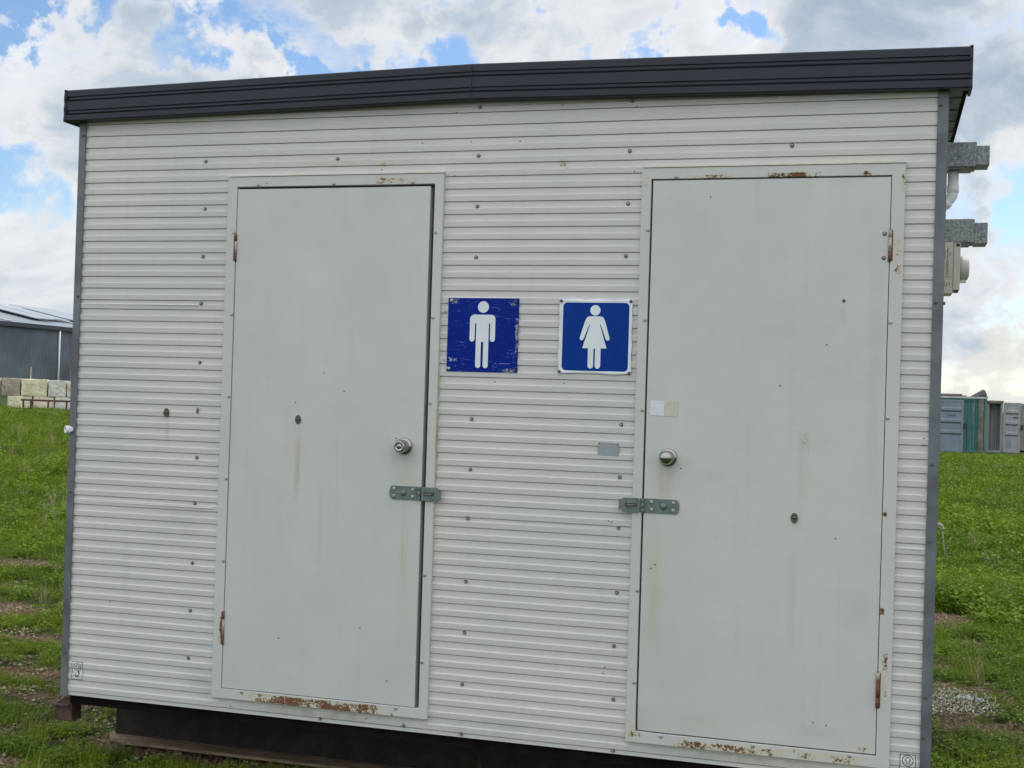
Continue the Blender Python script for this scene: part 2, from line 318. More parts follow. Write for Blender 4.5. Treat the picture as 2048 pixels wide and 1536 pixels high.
def sign_mat(name, base, amount):
    t = NT(name); P = t.pos(); X, Y, Z = t.sep(P); col = t.mix(t.rng(t.noise(P, 7, 3), .3, .7), tuple(c * .9 for c in base), base)
    s1 = t.noise(t.scaled(P, (30, 30, 160)), 1, 5, .75, .6)
    rot = t.n('ShaderNodeMapping'); rot.inputs['Rotation'].default_value = (0, .75, 0); rot.inputs['Scale'].default_value = (18, 18, 210); t.l(P, rot.inputs[0])
    s2 = t.noise(rot.outputs[0], 1, 4, .7, .4); s3 = t.noise(P, 75, 5, .8); cl = t.rng(t.noise(P, 12, 3, .6), .45, .70)
    f = t.m('MAXIMUM', t.m('MULTIPLY', t.rng(s2, .60, .66), .5), t.m('MULTIPLY', t.rng(s1, .69, .75), .35))
    f = t.m('MAXIMUM', f, t.m('MULTIPLY', t.rng(s3, .62, .67), .8)); f = t.m('MULTIPLY', f, t.m('ADD', cl, .15))
    col = t.mix(t.m('MULTIPLY', f, amount, True), col, (.33, .40, .62))
    return t, P, X, Z, col
t, P, X, Z, col = sign_mat('scratched_blue_enamel', (.0, .0165, .235), 1.15)
ed = None
for b in ((-1.36, -1.33, .08, .38), (-1.64, -1.56, .12, .155), (-1.64, -1.61, .08, .13), (-1.42, -1.33, .07, .12), (-1.40, -1.33, .33, .39), (-1.64, -1.56, .34, .39)):
    f = t.boxm((X, Z), *b, .9); ed = f if ed is None else t.m('MAXIMUM', ed, f)
er = t.m('MULTIPLY', t.rng(t.m('ADD', ed, t.m('MULTIPLY', t.m('SUBTRACT', t.noise(P, 60, 5, .8), .5), 3.0)), .75, .95), t.rng(ed, 0, .2))
col = t.mix(t.m('MULTIPLY', er, .85), col, t.mix(t.rng(t.noise(P, 150, 3), .4, .6), (.10, .085, .055), (.45, .48, .55)))
M['sgn_m'] = t.set(col, .40, 0., t.bump(t.noise(P, 30, 4), .05, .002), .10)
t, P, X, Z, col = sign_mat('blue_enamel', (.0, .038, .270), .15)
M['sgn_f'] = t.set(col, .36, 0., t.bump(t.noise(P, 12, 3), .06, .003), .10)

# ------------------------------------------------------------------ portable toilet block
XL, XR, ZB, DEP = -3.307, .203, -1.322, 2.4
blk = empty('portable_toilet_block', ((XL + XR) / 2, DEP / 2, -1.60))
tag(blk, 'cream ribbed steel portable toilet block with two doors, dark fascia, standing on rusty skids', 'toilet block')
GROOVES = [1.099 + .0495 - .0495 * k for k in range(17)] + [.318 - .0494 * k for k in range(17)] + [-.511 - .0496 * k for k in range(19)]
CR = -.0062
def rib_profile(z0, z1):
    """(z, y) points from z0 up to z1; under each groove a flat valley, then an up-facing bevel and a flat crest down to the next groove"""
    pts = []
    for g in GROOVES:
        if g > z1 + .06 or g < z0 - .06: continue
        pts += [(g + .0212, CR), (g + .0249, .0), (g + .0255, .0), (g + .0012, CR + .0016), (g + .0004, CR + .0020), (g + .0001, .0045), (g - .0019, .0045), (g - .0023, -.0008)]
    pts.sort()
    def at(z):
        for (a, ya), (b, yb) in zip(pts, pts[1:]):
            if a <= z <= b: return ya + (yb - ya) * (z - a) / max(b - a, 1e-9)
        return 0.
    r = [(z0, at(z0))] + [p for p in pts if z0 + 1e-5 < p[0] < z1 - 1e-5] + [(z1, at(z1))]
    return r, at
_, RIB = rib_profile(-1.4, 1.3)
def rib_sheet(mb, x0, x1, z0, z1, ztop=None, nx=1):
    """front cladding piece; ztop(x) lets the top follow the low gable"""
    prof, at = rib_profile(z0, z1)
    xs = [x0 + (x1 - x0) * i / nx for i in range(nx + 1)]; vs = []; fs = []
    for (z, y) in prof:
        for x in xs:
            zz = min(z, ztop(x)) if ztop else z; vs.append((x, at(zz) if ztop else y, zz))
    n = nx + 1
    for j in range(len(prof) - 1):
        for i in range(nx): fs.append((j * n + i, j * n + i + 1, (j + 1) * n + i + 1, (j + 1) * n + i))
    mb.add(vs, fs)
D1 = dict(ox0=-2.592, ox1=-1.657, oz0=-1.264, oz1=.862, ix0=-2.549, ix1=-1.694, iz0=-1.224, iz1=.821, lx0=-2.546, lx1=-1.712, lz0=-1.221, lz1=.812)
D2 = dict(ox0=-.877, ox1=.064, oz0=-1.267, oz1=.866, ix0=-.841, ix1=.018, iz0=-1.226, iz1=.824, lx0=-.834, lx1=.0155, lz0=-1.221, lz1=.819)
def roofz(x): return 1.16 + .034 * (1 - abs(x + 1.552) / 1.8)
mb = MB()
e = .004
def seg(x0, x1, z0, z1, nx=1): rib_sheet(mb, x0, x1, z0, z1, None, nx)
TOPZ = 1.150
seg(XL + .006, XR - .006, .862 - e, TOPZ, 8)
seg(XL + .006, D1['ox0'] + e, -1.264, .862 - e, 2); seg(D1['ox1'] - e, D2['ox0'] + e, -1.264, .862 - e, 3); seg(D2['ox1'] - e, XR - .006, -1.264, .862 - e, 1)
seg(XL + .006, XR - .006, ZB, -1.264, 8)
wf = mb.build('front_wall', M['wall'], blk, fix=False)
wf['label'] = 'cream horizontally ribbed front cladding sheet'
# side and back walls, ribbed too
def side_wall(name, x, sx):
    m = MB(); prof, _ = rib_profile(ZB, TOPZ); vs = []; fs = []
    for (z, y) in prof:
        for yy in (0.012, DEP): vs.append((x - sx * (y + .006) * 1.0, yy, z))
    for j in range(len(prof) - 1): fs.append((2 * j, 2 * j + 1, 2 * j + 3, 2 * j + 2) if sx > 0 else (2 * j + 1, 2 * j, 2 * j + 2, 2 * j + 3))
    m.add(vs, fs); return m.build(name, M['wall'], blk, fix=False)
side_wall('side_wall', XR - .003, 1); side_wall('side_wall', XL + .003, -1)
m = MB(); m.box(XL + .01, XR - .01, DEP - .03, DEP, ZB, TOPZ); m.build('back_wall', M['wall'], blk)
# lap seams between the cladding sheets: thin raised lips
for (x0, x1, z) in ((-3.27, -2.72, .3365), (-3.27, -2.62, -.497), (-1.515, -.90, -.486), (.07, .16, -.492)):
    m = MB(); zc = z; y = RIB(zc)
    m.add([(x0, y - .0002, zc + .002), (x1, y - .0002, zc + .002), (x1, y - .0042, zc - .0006), (x0, y - .0006, zc - .0006), (x1, y + .002, zc - .0012), (x0, y + .002, zc - .0012)],
          [(0, 3, 2, 1), (3, 5, 4, 2)]); m.build('sheet_lap', M['wall'], blk, fix=False)
# corner trims (folded zinc angle)
def trim(x0, x1, xs):
    m = MB(); m.box(x0, x1, -.0125, -.0085, ZB - .003, TOPZ - .02)
    s0, s1 = (x1 - .003, x1 + .001) if xs > 0 else (x0 - .001, x0 + .003)
    m.box(s0, s1, -.0083, .045, ZB - .003, TOPZ - .02); return m.build('corner_trim', M['trim'], blk, bevel=.001)
trim(XL - .001, XL + .031, -1); trim(.1655, .2015, 1)
for x in (XL - .004, XR - .028):
    m = MB(); m.box(x, x + .032, DEP, DEP + .004, ZB, TOPZ - .02); m.build('corner_trim', M['trim'], blk)
# roof sheet, fascia
rf = MB(); nx, ny = 2, 180; vs = []; fs = []
for j in range(ny + 1):
    yy = -.03 + (DEP + .16) * j / ny; dz = .010 * math.sin(j * PI / 1.5)
    for x in (-3.37, -1.552, .262): vs.append((x, yy, 1.158 + (.030 if x == -1.552 else 0) + dz + .004))
for j in range(ny):
    for i in range(2): fs.append((j * 3 + i, j * 3 + i + 1, (j + 1) * 3 + i + 1, (j + 1) * 3 + i))
rf.add(vs, fs); roof = rf.build('roof', simple('grey_roof_sheet', (.16, .17, .165), .5, .3, .15, 6), blk, fix=False)
sm = roof.modifiers.new('solid', 'SOLIDIFY'); sm.thickness = .004
m = MB(); m.box(XL + .02, XR - .02, .02, DEP - .05, 1.12, 1.135); m.build('ceiling_board', M['dark'], blk)
def fascia():
    # (t = 0 top .. 1 bottom, y)
    pr = [(-.03, -.030), (-.03, -.052), (0.0, -.055), (.185, -.055), (.20, -.050), (.225, -.0495), (.270, -.0505), (.310, -.0600), (.35, -.056), (.64, -.056), (.655, -.051), (.68, -.0505), (.725, -.0515), (.762, -.0612), (.80, -.057), (.97, -.057), (1.0, -.054), (1.0, -.012)]
    st = [(-3.352, 1.234, 1.106), (-1.545, 1.2714, 1.138), (.2735, 1.2566, 1.116)]
    a = MB()
    for (A, B) in ((st[0], st[1]), (st[1], st[2])):
        vs = []; fs = []
        for (x, zt, zb) in (A, B):
            for tt, y in pr: vs.append((x, y, zt + (zb - zt) * tt))
        n = len(pr)
        for i in range(n - 1): fs.append((i, i + n, i + n + 1, i + 1))
        a.add(vs, fs)
    f = a.build('fascia', M['fascia'], blk, fix=False); sm = f.modifiers.new('s', 'SOLIDIFY'); sm.thickness = .0015; sm.offset = 1
    for (x0, x1, zt, zb) in ((-3.3545, -3.3435, 1.2355, 1.104), (.2655, .2762, 1.2600, 1.1135)):   # folded end caps
        c = MB(); n = 14; pl = []
        for i in range(n + 1):
            q = i / n; pl.append((zt + .003 + (zb - zt - .004) * q, -.0595 + .0015 * math.sin(q * 3 * 2 * PI)))
        vs = []
        for x in (x0, x1):
            for z, y in pl: vs.append((x, y, z))
            for z, y in reversed(pl): vs.append((x, .06, z))
        k = 2 * (n + 1); c.add(vs, [list(range(k)), list(range(2 * k - 1, k - 1, -1))] + [(i, i + k, (i + 1) % k + k, (i + 1) % k) for i in range(k)])
        c.build('fascia_end_cap', M['fascia'], blk)
    c = MB(); c.box(-1.5465, -1.5445, -.0592, -.057, 1.1365, 1.2715); c.build('fascia_joint', M['fascia'], blk)
fascia()
# barge board along the right eave, seen from below
m = MB(); m.box(.2555, .2650, -.01, DEP + .05, 1.120, 1.150); m.build('eave_batten', M['near_black'], blk)
m = MB()
for i in range(24): m.box(.204, .2550, -.008 + i * .10, -.008 + i * .10 + .094, 1.137 + .004 * (i % 2), 1.149)
m.build('eave_soffit', simple('dull_soffit', (.22, .23, .20), .7, 0, .3, 30), blk)
# floor frame and skids
m = MB()
m.box(XL + .03, XR - .03, .03, .08, -1.366, ZB - .001); m.box(XL + .03, XR - .03, DEP - .10, DEP - .03, -1.366, ZB - .001)
m.box(XL + .02, XL + .029, .03, DEP - .03, -1.366, ZB - .001)
for i in range(9): m.box(XL + .10 + i * .40, XL + .15 + i * .40, .081, DEP - .101, -1.355, ZB - .002)
m.box(XL + .031, XR - .031, .101, DEP - .101, ZB - .012, ZB - .0022)
m.build('floor_frame', M['near_black'], blk)
def skid(y, x0=-3.335, x1=.24):
    m = MB(); yc = y + .11
    out = [(x0, yc), (x0 + .035, yc - .055), (x0 + .09, y + .018), (x0 + .16, y), (x1, y), (x1, y + .22), (x0 + .16, y + .22), (x0 + .09, y + .20), (x0 + .035, yc + .055)]
    n = len(out); vs = [(a, b, -1.598) for a, b in out] + [(a, b, -1.586) for a, b in out]
    m.add(vs, [list(range(n)), list(range(2 * n - 1, n - 1, -1))] + [(i, (i + 1) % n, (i + 1) % n + n, i + n) for i in range(n)])
    m.box(x0 + .034, x1 - .01, yc - .005, yc + .005, -1.586, -1.376, 1); m.box(x0 + .03, x1 - .01, yc - .07, yc + .07, -1.3755, -1.366, 1)
    return m.build('skid_beam', [M['beam'], simple('shaded_rusted_web', (.018, .012, .009), .9, 0, .5, 14)], blk)  # web darker than the flange: underfloor shade put into the rust colour
skid(.30); skid(1.88)
m = MB(); m.prism([(-3.385, -1.452), (-3.385, -1.385), (-3.33, -1.345), (-3.300, -1.345), (-3.295, -1.452)], .06, .13); m.box(-3.38, -3.305, .045, .0595, -1.388, -1.378)
lug = m.build('lifting_lug', simple('dull_rust', (.070, .040, .030), .85, 0, .45, 30, .4, 80), blk, bevel=.004); lug['label'] = 'rusty brown steel lifting lug under the left corner'

# screws
def screw_mesh(r, mats, flat=False):
    m = MB()
    if flat: m.lathe([(r * .98, 0), (r, -.001), (r * .9, -.0028), (r * .55, -.004), (r * .30, -.0042), (r * .25, -.0030)], (0, 0, 0), (0, 1, 0), 14, 0)
    else:
        m.lathe([(r, 0), (r, -.0015), (r * .8, -.0024)], (0, 0, 0), (0, 1, 0), 14, 1); m.lathe([(r * .55, -.0024), (r * .55, -.0062), (r * .45, -.0070)], (0, 0, 0), (0, 1, 0), 6, 0, smooth=False)
    return m
proto = {}
def place_screw(kind, parent, p, name='screw'):
    if kind not in proto:
        if kind == 'wall': s = screw_mesh(.0075, 0).build(name, [M['screw'], M['washer']], parent, origin=(0, 0, 0))
        elif kind == 'frame': s = screw_mesh(.0068, 0, True).build(name, [M['rivet']], parent, origin=(0, 0, 0))
        elif kind == 'rusty': s = screw_mesh(.0072, 0, True).build(name, [M['rusty']], parent, origin=(0, 0, 0))
        elif kind == 'trim': s = screw_mesh(.0060, 0).build(name, [M['washer'], M['washer']], parent, origin=(0, 0, 0))
        elif kind == 'hole':
            m = MB(); m.cyl((0, 0, 0), (0, -1, 0), .0025, .0006, 10); s = m.build(name, [M['ink']], parent, origin=(0, 0, 0))
        proto[kind] = s; o = s; o.parent = parent; o.location = Vector(p) - Vector(parent['_w']); o['_w'] = tuple(p); return o
    return dup(proto[kind], parent, p)
WS = [(-2.707, 0.932), (-2.116, 0.93), (-2.704, 0.736), (-2.706, 0.539), (-2.704, 0.344), (-2.704, 0.101), (-1.523, 1.118), (-0.925, 1.122), (-1.523, 0.929), (-0.929, 0.935), (-0.333, 0.941), (-1.523, 0.733), (-0.93, 0.737), (-1.522, 0.535), (-0.932, 0.54), (-2.703, -0.292), (-2.705, -0.481), (-2.708, -0.727), (-2.71, -0.923), (-2.712, -1.118), (-1.519, -0.092), (-0.93, -0.092), (-1.518, -0.287), (-0.93, -0.289), (-1.522, -0.475), (-0.929, -0.48), (-1.522, -0.721), (-0.928, -0.721), (-1.521, -0.918), (-0.933, -0.921), (-1.524, -1.117), (-0.929, -1.12), (-2.113, -1.307), (-1.521, -1.307), (-1.758, -1.300), (-0.924, -1.308)]
for x, z in WS: place_screw('wall', blk, (x, min(RIB(z), RIB(z + .006), RIB(z - .006)) - .0004, z))
TS = [(-3.286, 1.051), (-3.286, 0.368), (-3.291, -0.461), (-3.290, -1.143), (0.175, 1.068), (0.176, 0.375), (0.179, -0.192), (0.177, -0.462), (0.178, -1.005), (0.176, -1.147)]
for x, z in TS: place_screw('trim', blk, (x, -.0126, z))
HO = [(-1.927, 0.884), (-1.619, 0.853), (-1.194, 0.886), (-0.909, 0.857), (-1.619, 1.1), (-1.192, 1.115), (-0.907, 1.1), (-1.758, 0.984), (-1.557, 0.985), (-1.359, 0.983), (-1.43, 0.054), (-1.156, 0.056), (-0.965, -1.002), (-0.972, -1.027), (-2.703, -0.098), (-1.638, 0.322), (-1.638, 0.134), (-2.51, -1.296), (-1.914, -1.288), (0.15, -0.103), (0.151, -0.126), (-3.089, -0.916), (-0.966, -0.455), (-.955, -.458)]
for x, z in HO: place_screw('hole', blk, (x, min(RIB(z), RIB(z + .002), RIB(z - .002)) - .0003, z), 'drill_hole')
# ------- doors
def ring(mb, o, i, y0, y1):
    (a0, a1, b0, b1), (c0, c1, d0, d1) = o, i
    P = [(a0, b0), (a1, b0), (a1, b1), (a0, b1)]; Q = [(c0, d0), (c1, d0), (c1, d1), (c0, d1)]
    vs = [(x, y0, z) for x, z in P] + [(x, y0, z) for x, z in Q] + [(x, y1, z) for x, z in P] + [(x, y1, z) for x, z in Q]; fs = []
    for k in range(4):
        n = (k + 1) % 4; fs += [(k, n, 4 + n, 4 + k), (8 + k, 12 + k, 12 + n, 8 + n), (k, 8 + k, 8 + n, n), (4 + k, 4 + n, 12 + n, 12 + k)]
    mb.add(vs, fs)
def make_door(D, latch, knobx, kind):
    fr = MB(); ring(fr, (D['ox0'], D['ox1'], D['oz0'], D['oz1']), (D['ix0'], D['ix1'], D['iz0'], D['iz1']), -.0185, .025)
    frm = fr.build('door_frame', M['frame'], blk, bevel=.0018)
    st = MB(); ring(st, (D['ix0'], D['ix1'], D['iz0'], D['iz1']), (D['ix0'] + .03, D['ix1'] - .03, D['iz0'] + .03, D['iz1'] - .03), .026, .034)
    st.build('door_stop', M['dark'], frm)
    lf = MB(); x0, x1, z0, z1 = D['lx0'], D['lx1'], D['lz0'], D['lz1']; nx, nz = 24, 48; vs = []; fs = []
    rnd = random.Random(kind); dents = [(rnd.uniform(x0 + .1, x1 - .1), rnd.uniform(z0 + .1, z1 - .1), rnd.uniform(.015, .04), rnd.uniform(.0006, .0016)) for _ in range(9)]
    if kind == 2: dents += [(-.20, -.17, .03, .003), (-.80, .42, .02, .0025)]
    if kind == 1: dents += [(-1.98, -.75, .02, .0022), (-2.33, .0, .02, .0015)]
    for j in range(nz + 1):
        for i in range(nx + 1):
            x = x0 + (x1 - x0) * i / nx; z = z0 + (z1 - z0) * j / nz; y = -.0150
            y += .0012 * math.sin(x * 7 + kind) * math.sin(z * 3.1 + kind * 2)
            for dx, dz, r, d in dents: y += d * math.exp(-((x - dx) ** 2 + (z - dz) ** 2) / r ** 2)
            if kind == 2: y += .010 * math.exp(-((x - x0) ** 2 + (z - z0) ** 2) / .035 ** 2)
            vs.append((x, y, z))
    for j in range(nz):
        for i in range(nx): a = j * (nx + 1) + i; fs.append((a, a + 1, a + nx + 2, a + nx + 1))
    lf.add(vs, fs, 0, True)
    # folded edges of the leaf
    def edge(idx):
        n = len(idx); lf.add([vs[k] for k in idx] + [(vs[k][0], .024, vs[k][2]) for k in idx], [(i, i + 1, i + 1 + n, i + n) for i in range(n - 1)])
    W = nx + 1
    edge([j * W for j in range(nz + 1)]); edge([j * W + nx for j in range(nz, -1, -1)]); edge(list(range(nx, -1, -1))); edge([nz * W + i for i in range(W)])
    dr = lf.build('door', M['door'], blk, fix=False)
    fl = MB(); fl.prism([(D['ox0'] + .002, D['oz1'] + .0015), (D['ox1'] + .001, D['oz1'] + .0015), (D['ox1'] + .001, D['oz1'] + .008), (D['ox0'] + .002, D['oz1'] + .006)], -.0215, .002)
    fl.build('head_flashing', M['flash'], frm)
    # knob
    k = MB(); kx, kz, y0 = knobx, -.207, -.0150
    k.lathe([(.0335, 0), (.0335, -.004), (.0315, -.008), (.026, -.011), (.024, -.012), (.0235, -.024), (.0225, -.026)], (kx, y0, kz), (0, 1, 0), 40, 0)
    if kind == 1: pr = [(.015, -.026), (.0235, -.030), (.0262, -.036), (.0258, -.047), (.0215, -.058), (.0195, -.061), (.0160, -.0615), (.012, -.0585), (.0085, -.0580), (.0080, -.0605), (.0030, -.0610)]
    else: pr = [(.015, -.026), (.0235, -.031), (.0262, -.038), (.0258, -.048), (.0215, -.057), (.0135, -.0625), (.005, -.0645), (.001, -.0647)]
    k.lathe(pr, (kx, y0, kz), (0, 1, 0), 40, 0)
    kb = k.build('door_knob', M['steel'], dr)
    if kind == 1: kk = MB(); kk.box(kx - .0008, kx + .0008, y0 - .0615, y0 - .0595, kz - .005, kz + .005); kk.build('keyhole', M['ink'], dr)
    # hasp and staple: positions given along x
    H = latch; zc = H['z']; hb = MB(); yo = -.0165
    e0, e1 = H['plate']; s = 1 if e1 > e0 else -1
    pts = []
    n = 8
    for i in range(n + 1):
        a = PI / 2 + PI * i / n; pts.append((e0 + s * (.013 + .013 * math.cos(a)), zc + .0265 * math.sin(a)))
    pts += [(e1, zc - .0265), (e1, zc + .0265)]
    hb.prism(pts, yo - .003, yo)
    for xx in H['bolts']:
        for dz in (-.014, .014): hb.lathe([(.0068, 0), (.0065, -.0015), (.0045, -.0030), (.0022, -.0031), (.0020, -.0020)], (xx, yo - .003, zc + dz), (0, 1, 0), 14, 1)
    hb.lathe([(.0130, 0), (.0120, -.0030), (.0085, -.0058), (.0035, -.0068), (.001, -.0070)], (H['dome'], yo - .003, zc), (0, 1, 0), 20, 0)
    k0, k1 = H['knuckle']
    for (a, b) in ((-.0265, -.0105), (-.0090, .0090), (.0105, .0265)): hb.cyl(((k0 + k1) / 2, yo - .005, zc + a), (0, 0, 1), .0062, b - a, 12, 0)
    hb.box(min(k0, k1) - .001, max(k0, k1) + .001, yo - .0025, yo - .0005, zc - .0262, zc + .0262)
    a0, a1 = H['arm']; sl0, sl1 = H['slot']; lo, hi = min(a0, a1), max(a0, a1); s0, s1 = min(sl0, sl1), max(sl0, sl1); yf0, yf1 = -.0285, -.0255
    hb.box(lo if a1 > a0 else s1, s0 if a1 > a0 else hi, yf0, yf1, zc - .0265, zc + .0265)       # between knuckle and slot
    hb.box(s0, s1, yf0, yf1, zc + .0065, zc + .0265); hb.box(s0, s1, yf0, yf1, zc - .0265, zc - .0065)
    tip, base = (hi, s1) if a1 > a0 else (lo, s0); q = 1 if a1 > a0 else -1
    hb.prism([(base, zc - .0265), (tip - q * .016, zc - .0265), (tip - q * .010, zc - .020), (tip - q * .003, zc - .0195), (tip, zc - .015), (tip, zc + .015), (tip - q * .003, zc + .0195), (tip - q * .010, zc + .020), (tip - q * .016, zc + .0265), (base, zc + .0265)], yf0, yf1)
    hb.tube([((sl0 + sl1) / 2 + (s1 - s0) * .40 * math.cos(a), -.0185 - .020 * max(0, math.sin(a)) ** .7, zc - .0005) for a in [PI * i / 12 for i in range(13)]], .0034, 10, 2)
    hb.box(s0 - .004, s1 + .004, -.0215, -.0188, zc - .016, zc + .016, 2)
    hs = hb.build('hasp', [M['hasp'], M['rivet'], M['hasps']], dr, bevel=.0006)
    hs['label'] = 'grey-green zinc hasp closed over its staple'
    # hinges
    hx = -2.5475 if kind == 1 else .0175
    for (za, zb, worn) in (((.519, .625, 0), (-1.044, -.912, 1)) if kind == 1 else ((.520, .630, 0), (-1.055, -.932, 1))):
        h = MB(); L = zb - za; r = .0042 if kind == 1 else .0062; yy = -.0195
        for q0, q1, mt in ((0, .27, 1), (.29, .76, 0 if not worn else 1 if kind == 2 else 0), (.78, 1, 1 if kind == 1 else 0)):
            h.cyl((hx, yy, za + L * q0), (0, 0, 1), r, L * (q1 - q0), 14, mt)
        h.cyl((hx, yy, za - .004), (0, 0, 1), r * .6, L + .008, 10, 1)
        h.box(hx - .010 if kind == 1 else hx - .004, hx + .004 if kind == 1 else hx + .010, -.0190, -.0185, za, zb, 1)
        ho = h.build('hinge', [M['oldpaint'], M['rusty']], dr); ho['label'] = 'rusty lower butt hinge' if worn else 'rusty upper butt hinge with flaking paint'
    return frm, dr
h1 = dict(z=-.3895, plate=(-1.843, -1.731), bolts=(-1.824, -1.746), dome=-1.785, knuckle=(-1.728, -1.708), arm=(-1.706, -1.626), slot=(-1.697, -1.654))
h2 = dict(z=-.3885, plate=(-.701, -.823), bolts=(-.723, -.804), dome=-.760, knuckle=(-.826, -.848), arm=(-.850, -.926), slot=(-.858, -.903))
f1, d1 = make_door(D1, h1, -1.788, 1); f2, d2 = make_door(D2, h2, -.748, 2)
d1['label'] = 'plain grey-cream door beside the male sign, knob on its right'; d2['label'] = 'plain grey-cream door beside the female sign, knob on its left'
FS1 = [(-2.556, 0.635), (-2.556, 0.3), (-2.556, -0.035), (-2.556, -0.37), (-2.556, -0.706), (-1.685, 0.632), (-1.685, 0.298), (-1.685, -0.035), (-1.685, -0.705), (-1.685, -1.043), (-2.455, 0.829), (-2.122, 0.829), (-1.786, 0.829), (-2.455, -1.232), (-2.122, -1.232), (-1.788, -1.232)]
FS2 = [(-0.848, 0.635), (-0.849, 0.3), (-0.849, -0.035), (-0.848, -0.705), (-0.848, -1.046), (0.0255, 0.303), (0.0255, -0.035), (0.0255, -0.374), (0.0255, -0.712), (-0.748, 0.831), (-0.407, 0.832), (-0.071, 0.834), (-0.744, -1.235), (-0.409, -1.235), (-0.071, -1.235)]
for x, z in FS1: place_screw('frame', f1, (x, -.0186, z))
for i, (x, z) in enumerate(FS2): place_screw('rusty' if i in (7, 8, 11) else 'frame', f2, (x, -.0186, z))
for x, z in ((-.002, .617), (-.003, .531)): place_screw('wall', d2, (x, -.0150, z), 'bolt')
for x, z in ((-.135, .378),): place_screw('trim', d2, (x, -.0150, z), 'bolt')
for par, pts in ((d1, [(-1.823, -.178), (-2.14, .07), (-2.05, .00), (-2.30, -1.0), (-1.95, -.93), (-1.83, -1.13), (-2.26, -.05)]), (d2, [(-.70, -.245), (-.14, -.47), (-.80, -.62), (-.785, -.605), (-.20, -1.13), (-.155, -1.135), (-.259, -.103), (-.259, -.133), (-.62, .755), (-.19, .22), (-.35, .07)])):
    for x, z in pts: place_screw('hole', par, (x, -.0162, z), 'drill_hole')
# toilet-lock indicator plates (oval keepers)
for par, x, z, y in ((d1, -2.245, -.119, -.0158), (d2, -.286, -.405, -.0158), (blk, -2.848, -.111, -.0062)):
    k = MB(); pts = [(x + .0125 * math.cos(a), z + .0185 * math.sin(a)) for a in [2 * PI * i / 24 for i in range(24)]]
    k.prism(pts, y - .003, y, 0); k.tube([(x - .0105, y - .003, z + .001), (x - .006, y - .008, z + .001), (x + .006, y - .008, z + .001), (x + .0105, y - .003, z + .001)], .0030, 8, 1)
    for dz in (-.011, .012): k.cyl((x, y - .003, z + dz), (0, -1, 0), .0032, .002, 10, 1)
    k.build('padlock_eye', [M['brass'] if par is d2 else M['washer'], M['brass']], par)
k = MB(); k.prism([(-.259 + .009 * math.cos(a), -.118 + .017 * math.sin(a)) for a in [2 * PI * i / 20 for i in range(20)]], -.0172, -.0160); k.build('filler_patch', simple('old_filler', (.50, .52, .45), .7, 0, .2, 120), d2)
k = MB(); k.tube([(-2.705, -.008, -.088), (-2.700, -.010, -.092), (-2.706, -.009, -.100), (-2.703, -.008, -.108)], .0035, 8); k.build('bent_nail', M['washer'], blk)
# yellowed sealant bead on the latch side of the first frame
k = MB(); pts = []
rn = random.Random(4)
k.tube([(-1.6555 + .0008 * math.sin(z * 30), -.004, z) for z in np.linspace(-.32, .10, 30)], [.0022 + .0016 * rn.random() * (1 if -.25 < z < 0 else .3) for z in np.linspace(-.32, .10, 30)], 8); k.build('sealant_bead', M['seal'], f1)

# ------- fittings on the right side wall (y = distance behind the front)
def duct(zt, zb, zc0, zc1, bot2):
    m = MB(); m.box(.20, .331, .50, .63, zb, zt); m.box(.3312, .379, .505, .62, zc1, zc0)
    m.box(.20, .318, .512, .628, zb - .006, zb - .0002); return m.build('roof_vent_duct', M['vent'], blk, bevel=.002)
a = duct(1.038, .944, 1.024, .949, 0); a['label'] = 'upper mottled zinc duct stub sticking out of the right wall'
a = duct(.740, .650, .726, .645, 0); a['label'] = 'lower mottled zinc duct stub above the power box'
m = MB(); m.tube([(.2505, .565, .935), (.2505, .565, .852), (.2475, .565, .838), (.237, .565, .823), (.205, .565, .785), (.19, .565, .77)], .0205, 18)
m.lathe([(.0205, 0), (.0228, .001), (.0228, .028), (.0205, .029)], (.2505, .565, .852), (0, 0, 1), 20, cap=False)
m.lathe([(.0205, 0), (.0228, .001), (.0228, .018), (.0205, .019)], (.2330, .565, .818), (-.64, 0, -.76), 20, cap=False)
m.build('vent_pipe', M['pvc'], blk)
pb = MB(); pb.box(.202, .2465, .30, .44, .435, .6255); pb.box(.2475, .271, .297, .443, .4475, .623)
pb.box(.255, .268, .2955, .2968, .609, .620, 1); pb.box(.252, .266, .2955, .2968, .436, .4475, 1)
box = pb.build('power_box', [M['pvcg'], M['ink']], blk, bevel=.003); box['label'] = 'cream plastic power outlet box on the right wall'
so = MB(); so.lathe([(.048, 0), (.048, .016), (.044, .018), (.044, .024), (.041, .030), (.030, .035), (.01, .037)], (.271, .37, .533), (1, 0, 0), 32); so.box(.272, .295, .335, .345, .477, .489, 0)
so.build('socket_cover', [M['pvcg']], box)
def text_mesh(body, size, name, mat, mw, parent):
    cu = bpy.data.curves.new(name, 'FONT'); cu.body = body; cu.size = size; cu.extrude = .0002; cu.align_x = 'CENTER'; cu.align_y = 'CENTER'
    o = bpy.data.objects.new(name, cu); C.objects.link(o); bpy.context.view_layer.update()
    me = bpy.data.meshes.new_from_object(o.evaluated_get(bpy.context.evaluated_depsgraph_get())); bpy.data.objects.remove(o)
    me.transform(mw); pw = Vector(parent['_w']); me.transform(Matrix.Translation(-pw)); me.materials.clear(); me.materials.append(mat)
    q = bpy.data.objects.new(name, me); C.objects.link(q); q.parent = parent; q['_w'] = tuple(pw); return q
RV = Matrix.Rotation(PI / 2, 4, 'X')
UP = lambda x, y, z: Matrix.Translation((x, y, z)) @ RV @ Matrix.Rotation(PI / 2, 4, 'Z')
text_mesh('CAUTION', .0125, 'warning_text', M['ink'], UP(.2265, .2993, .532), box)
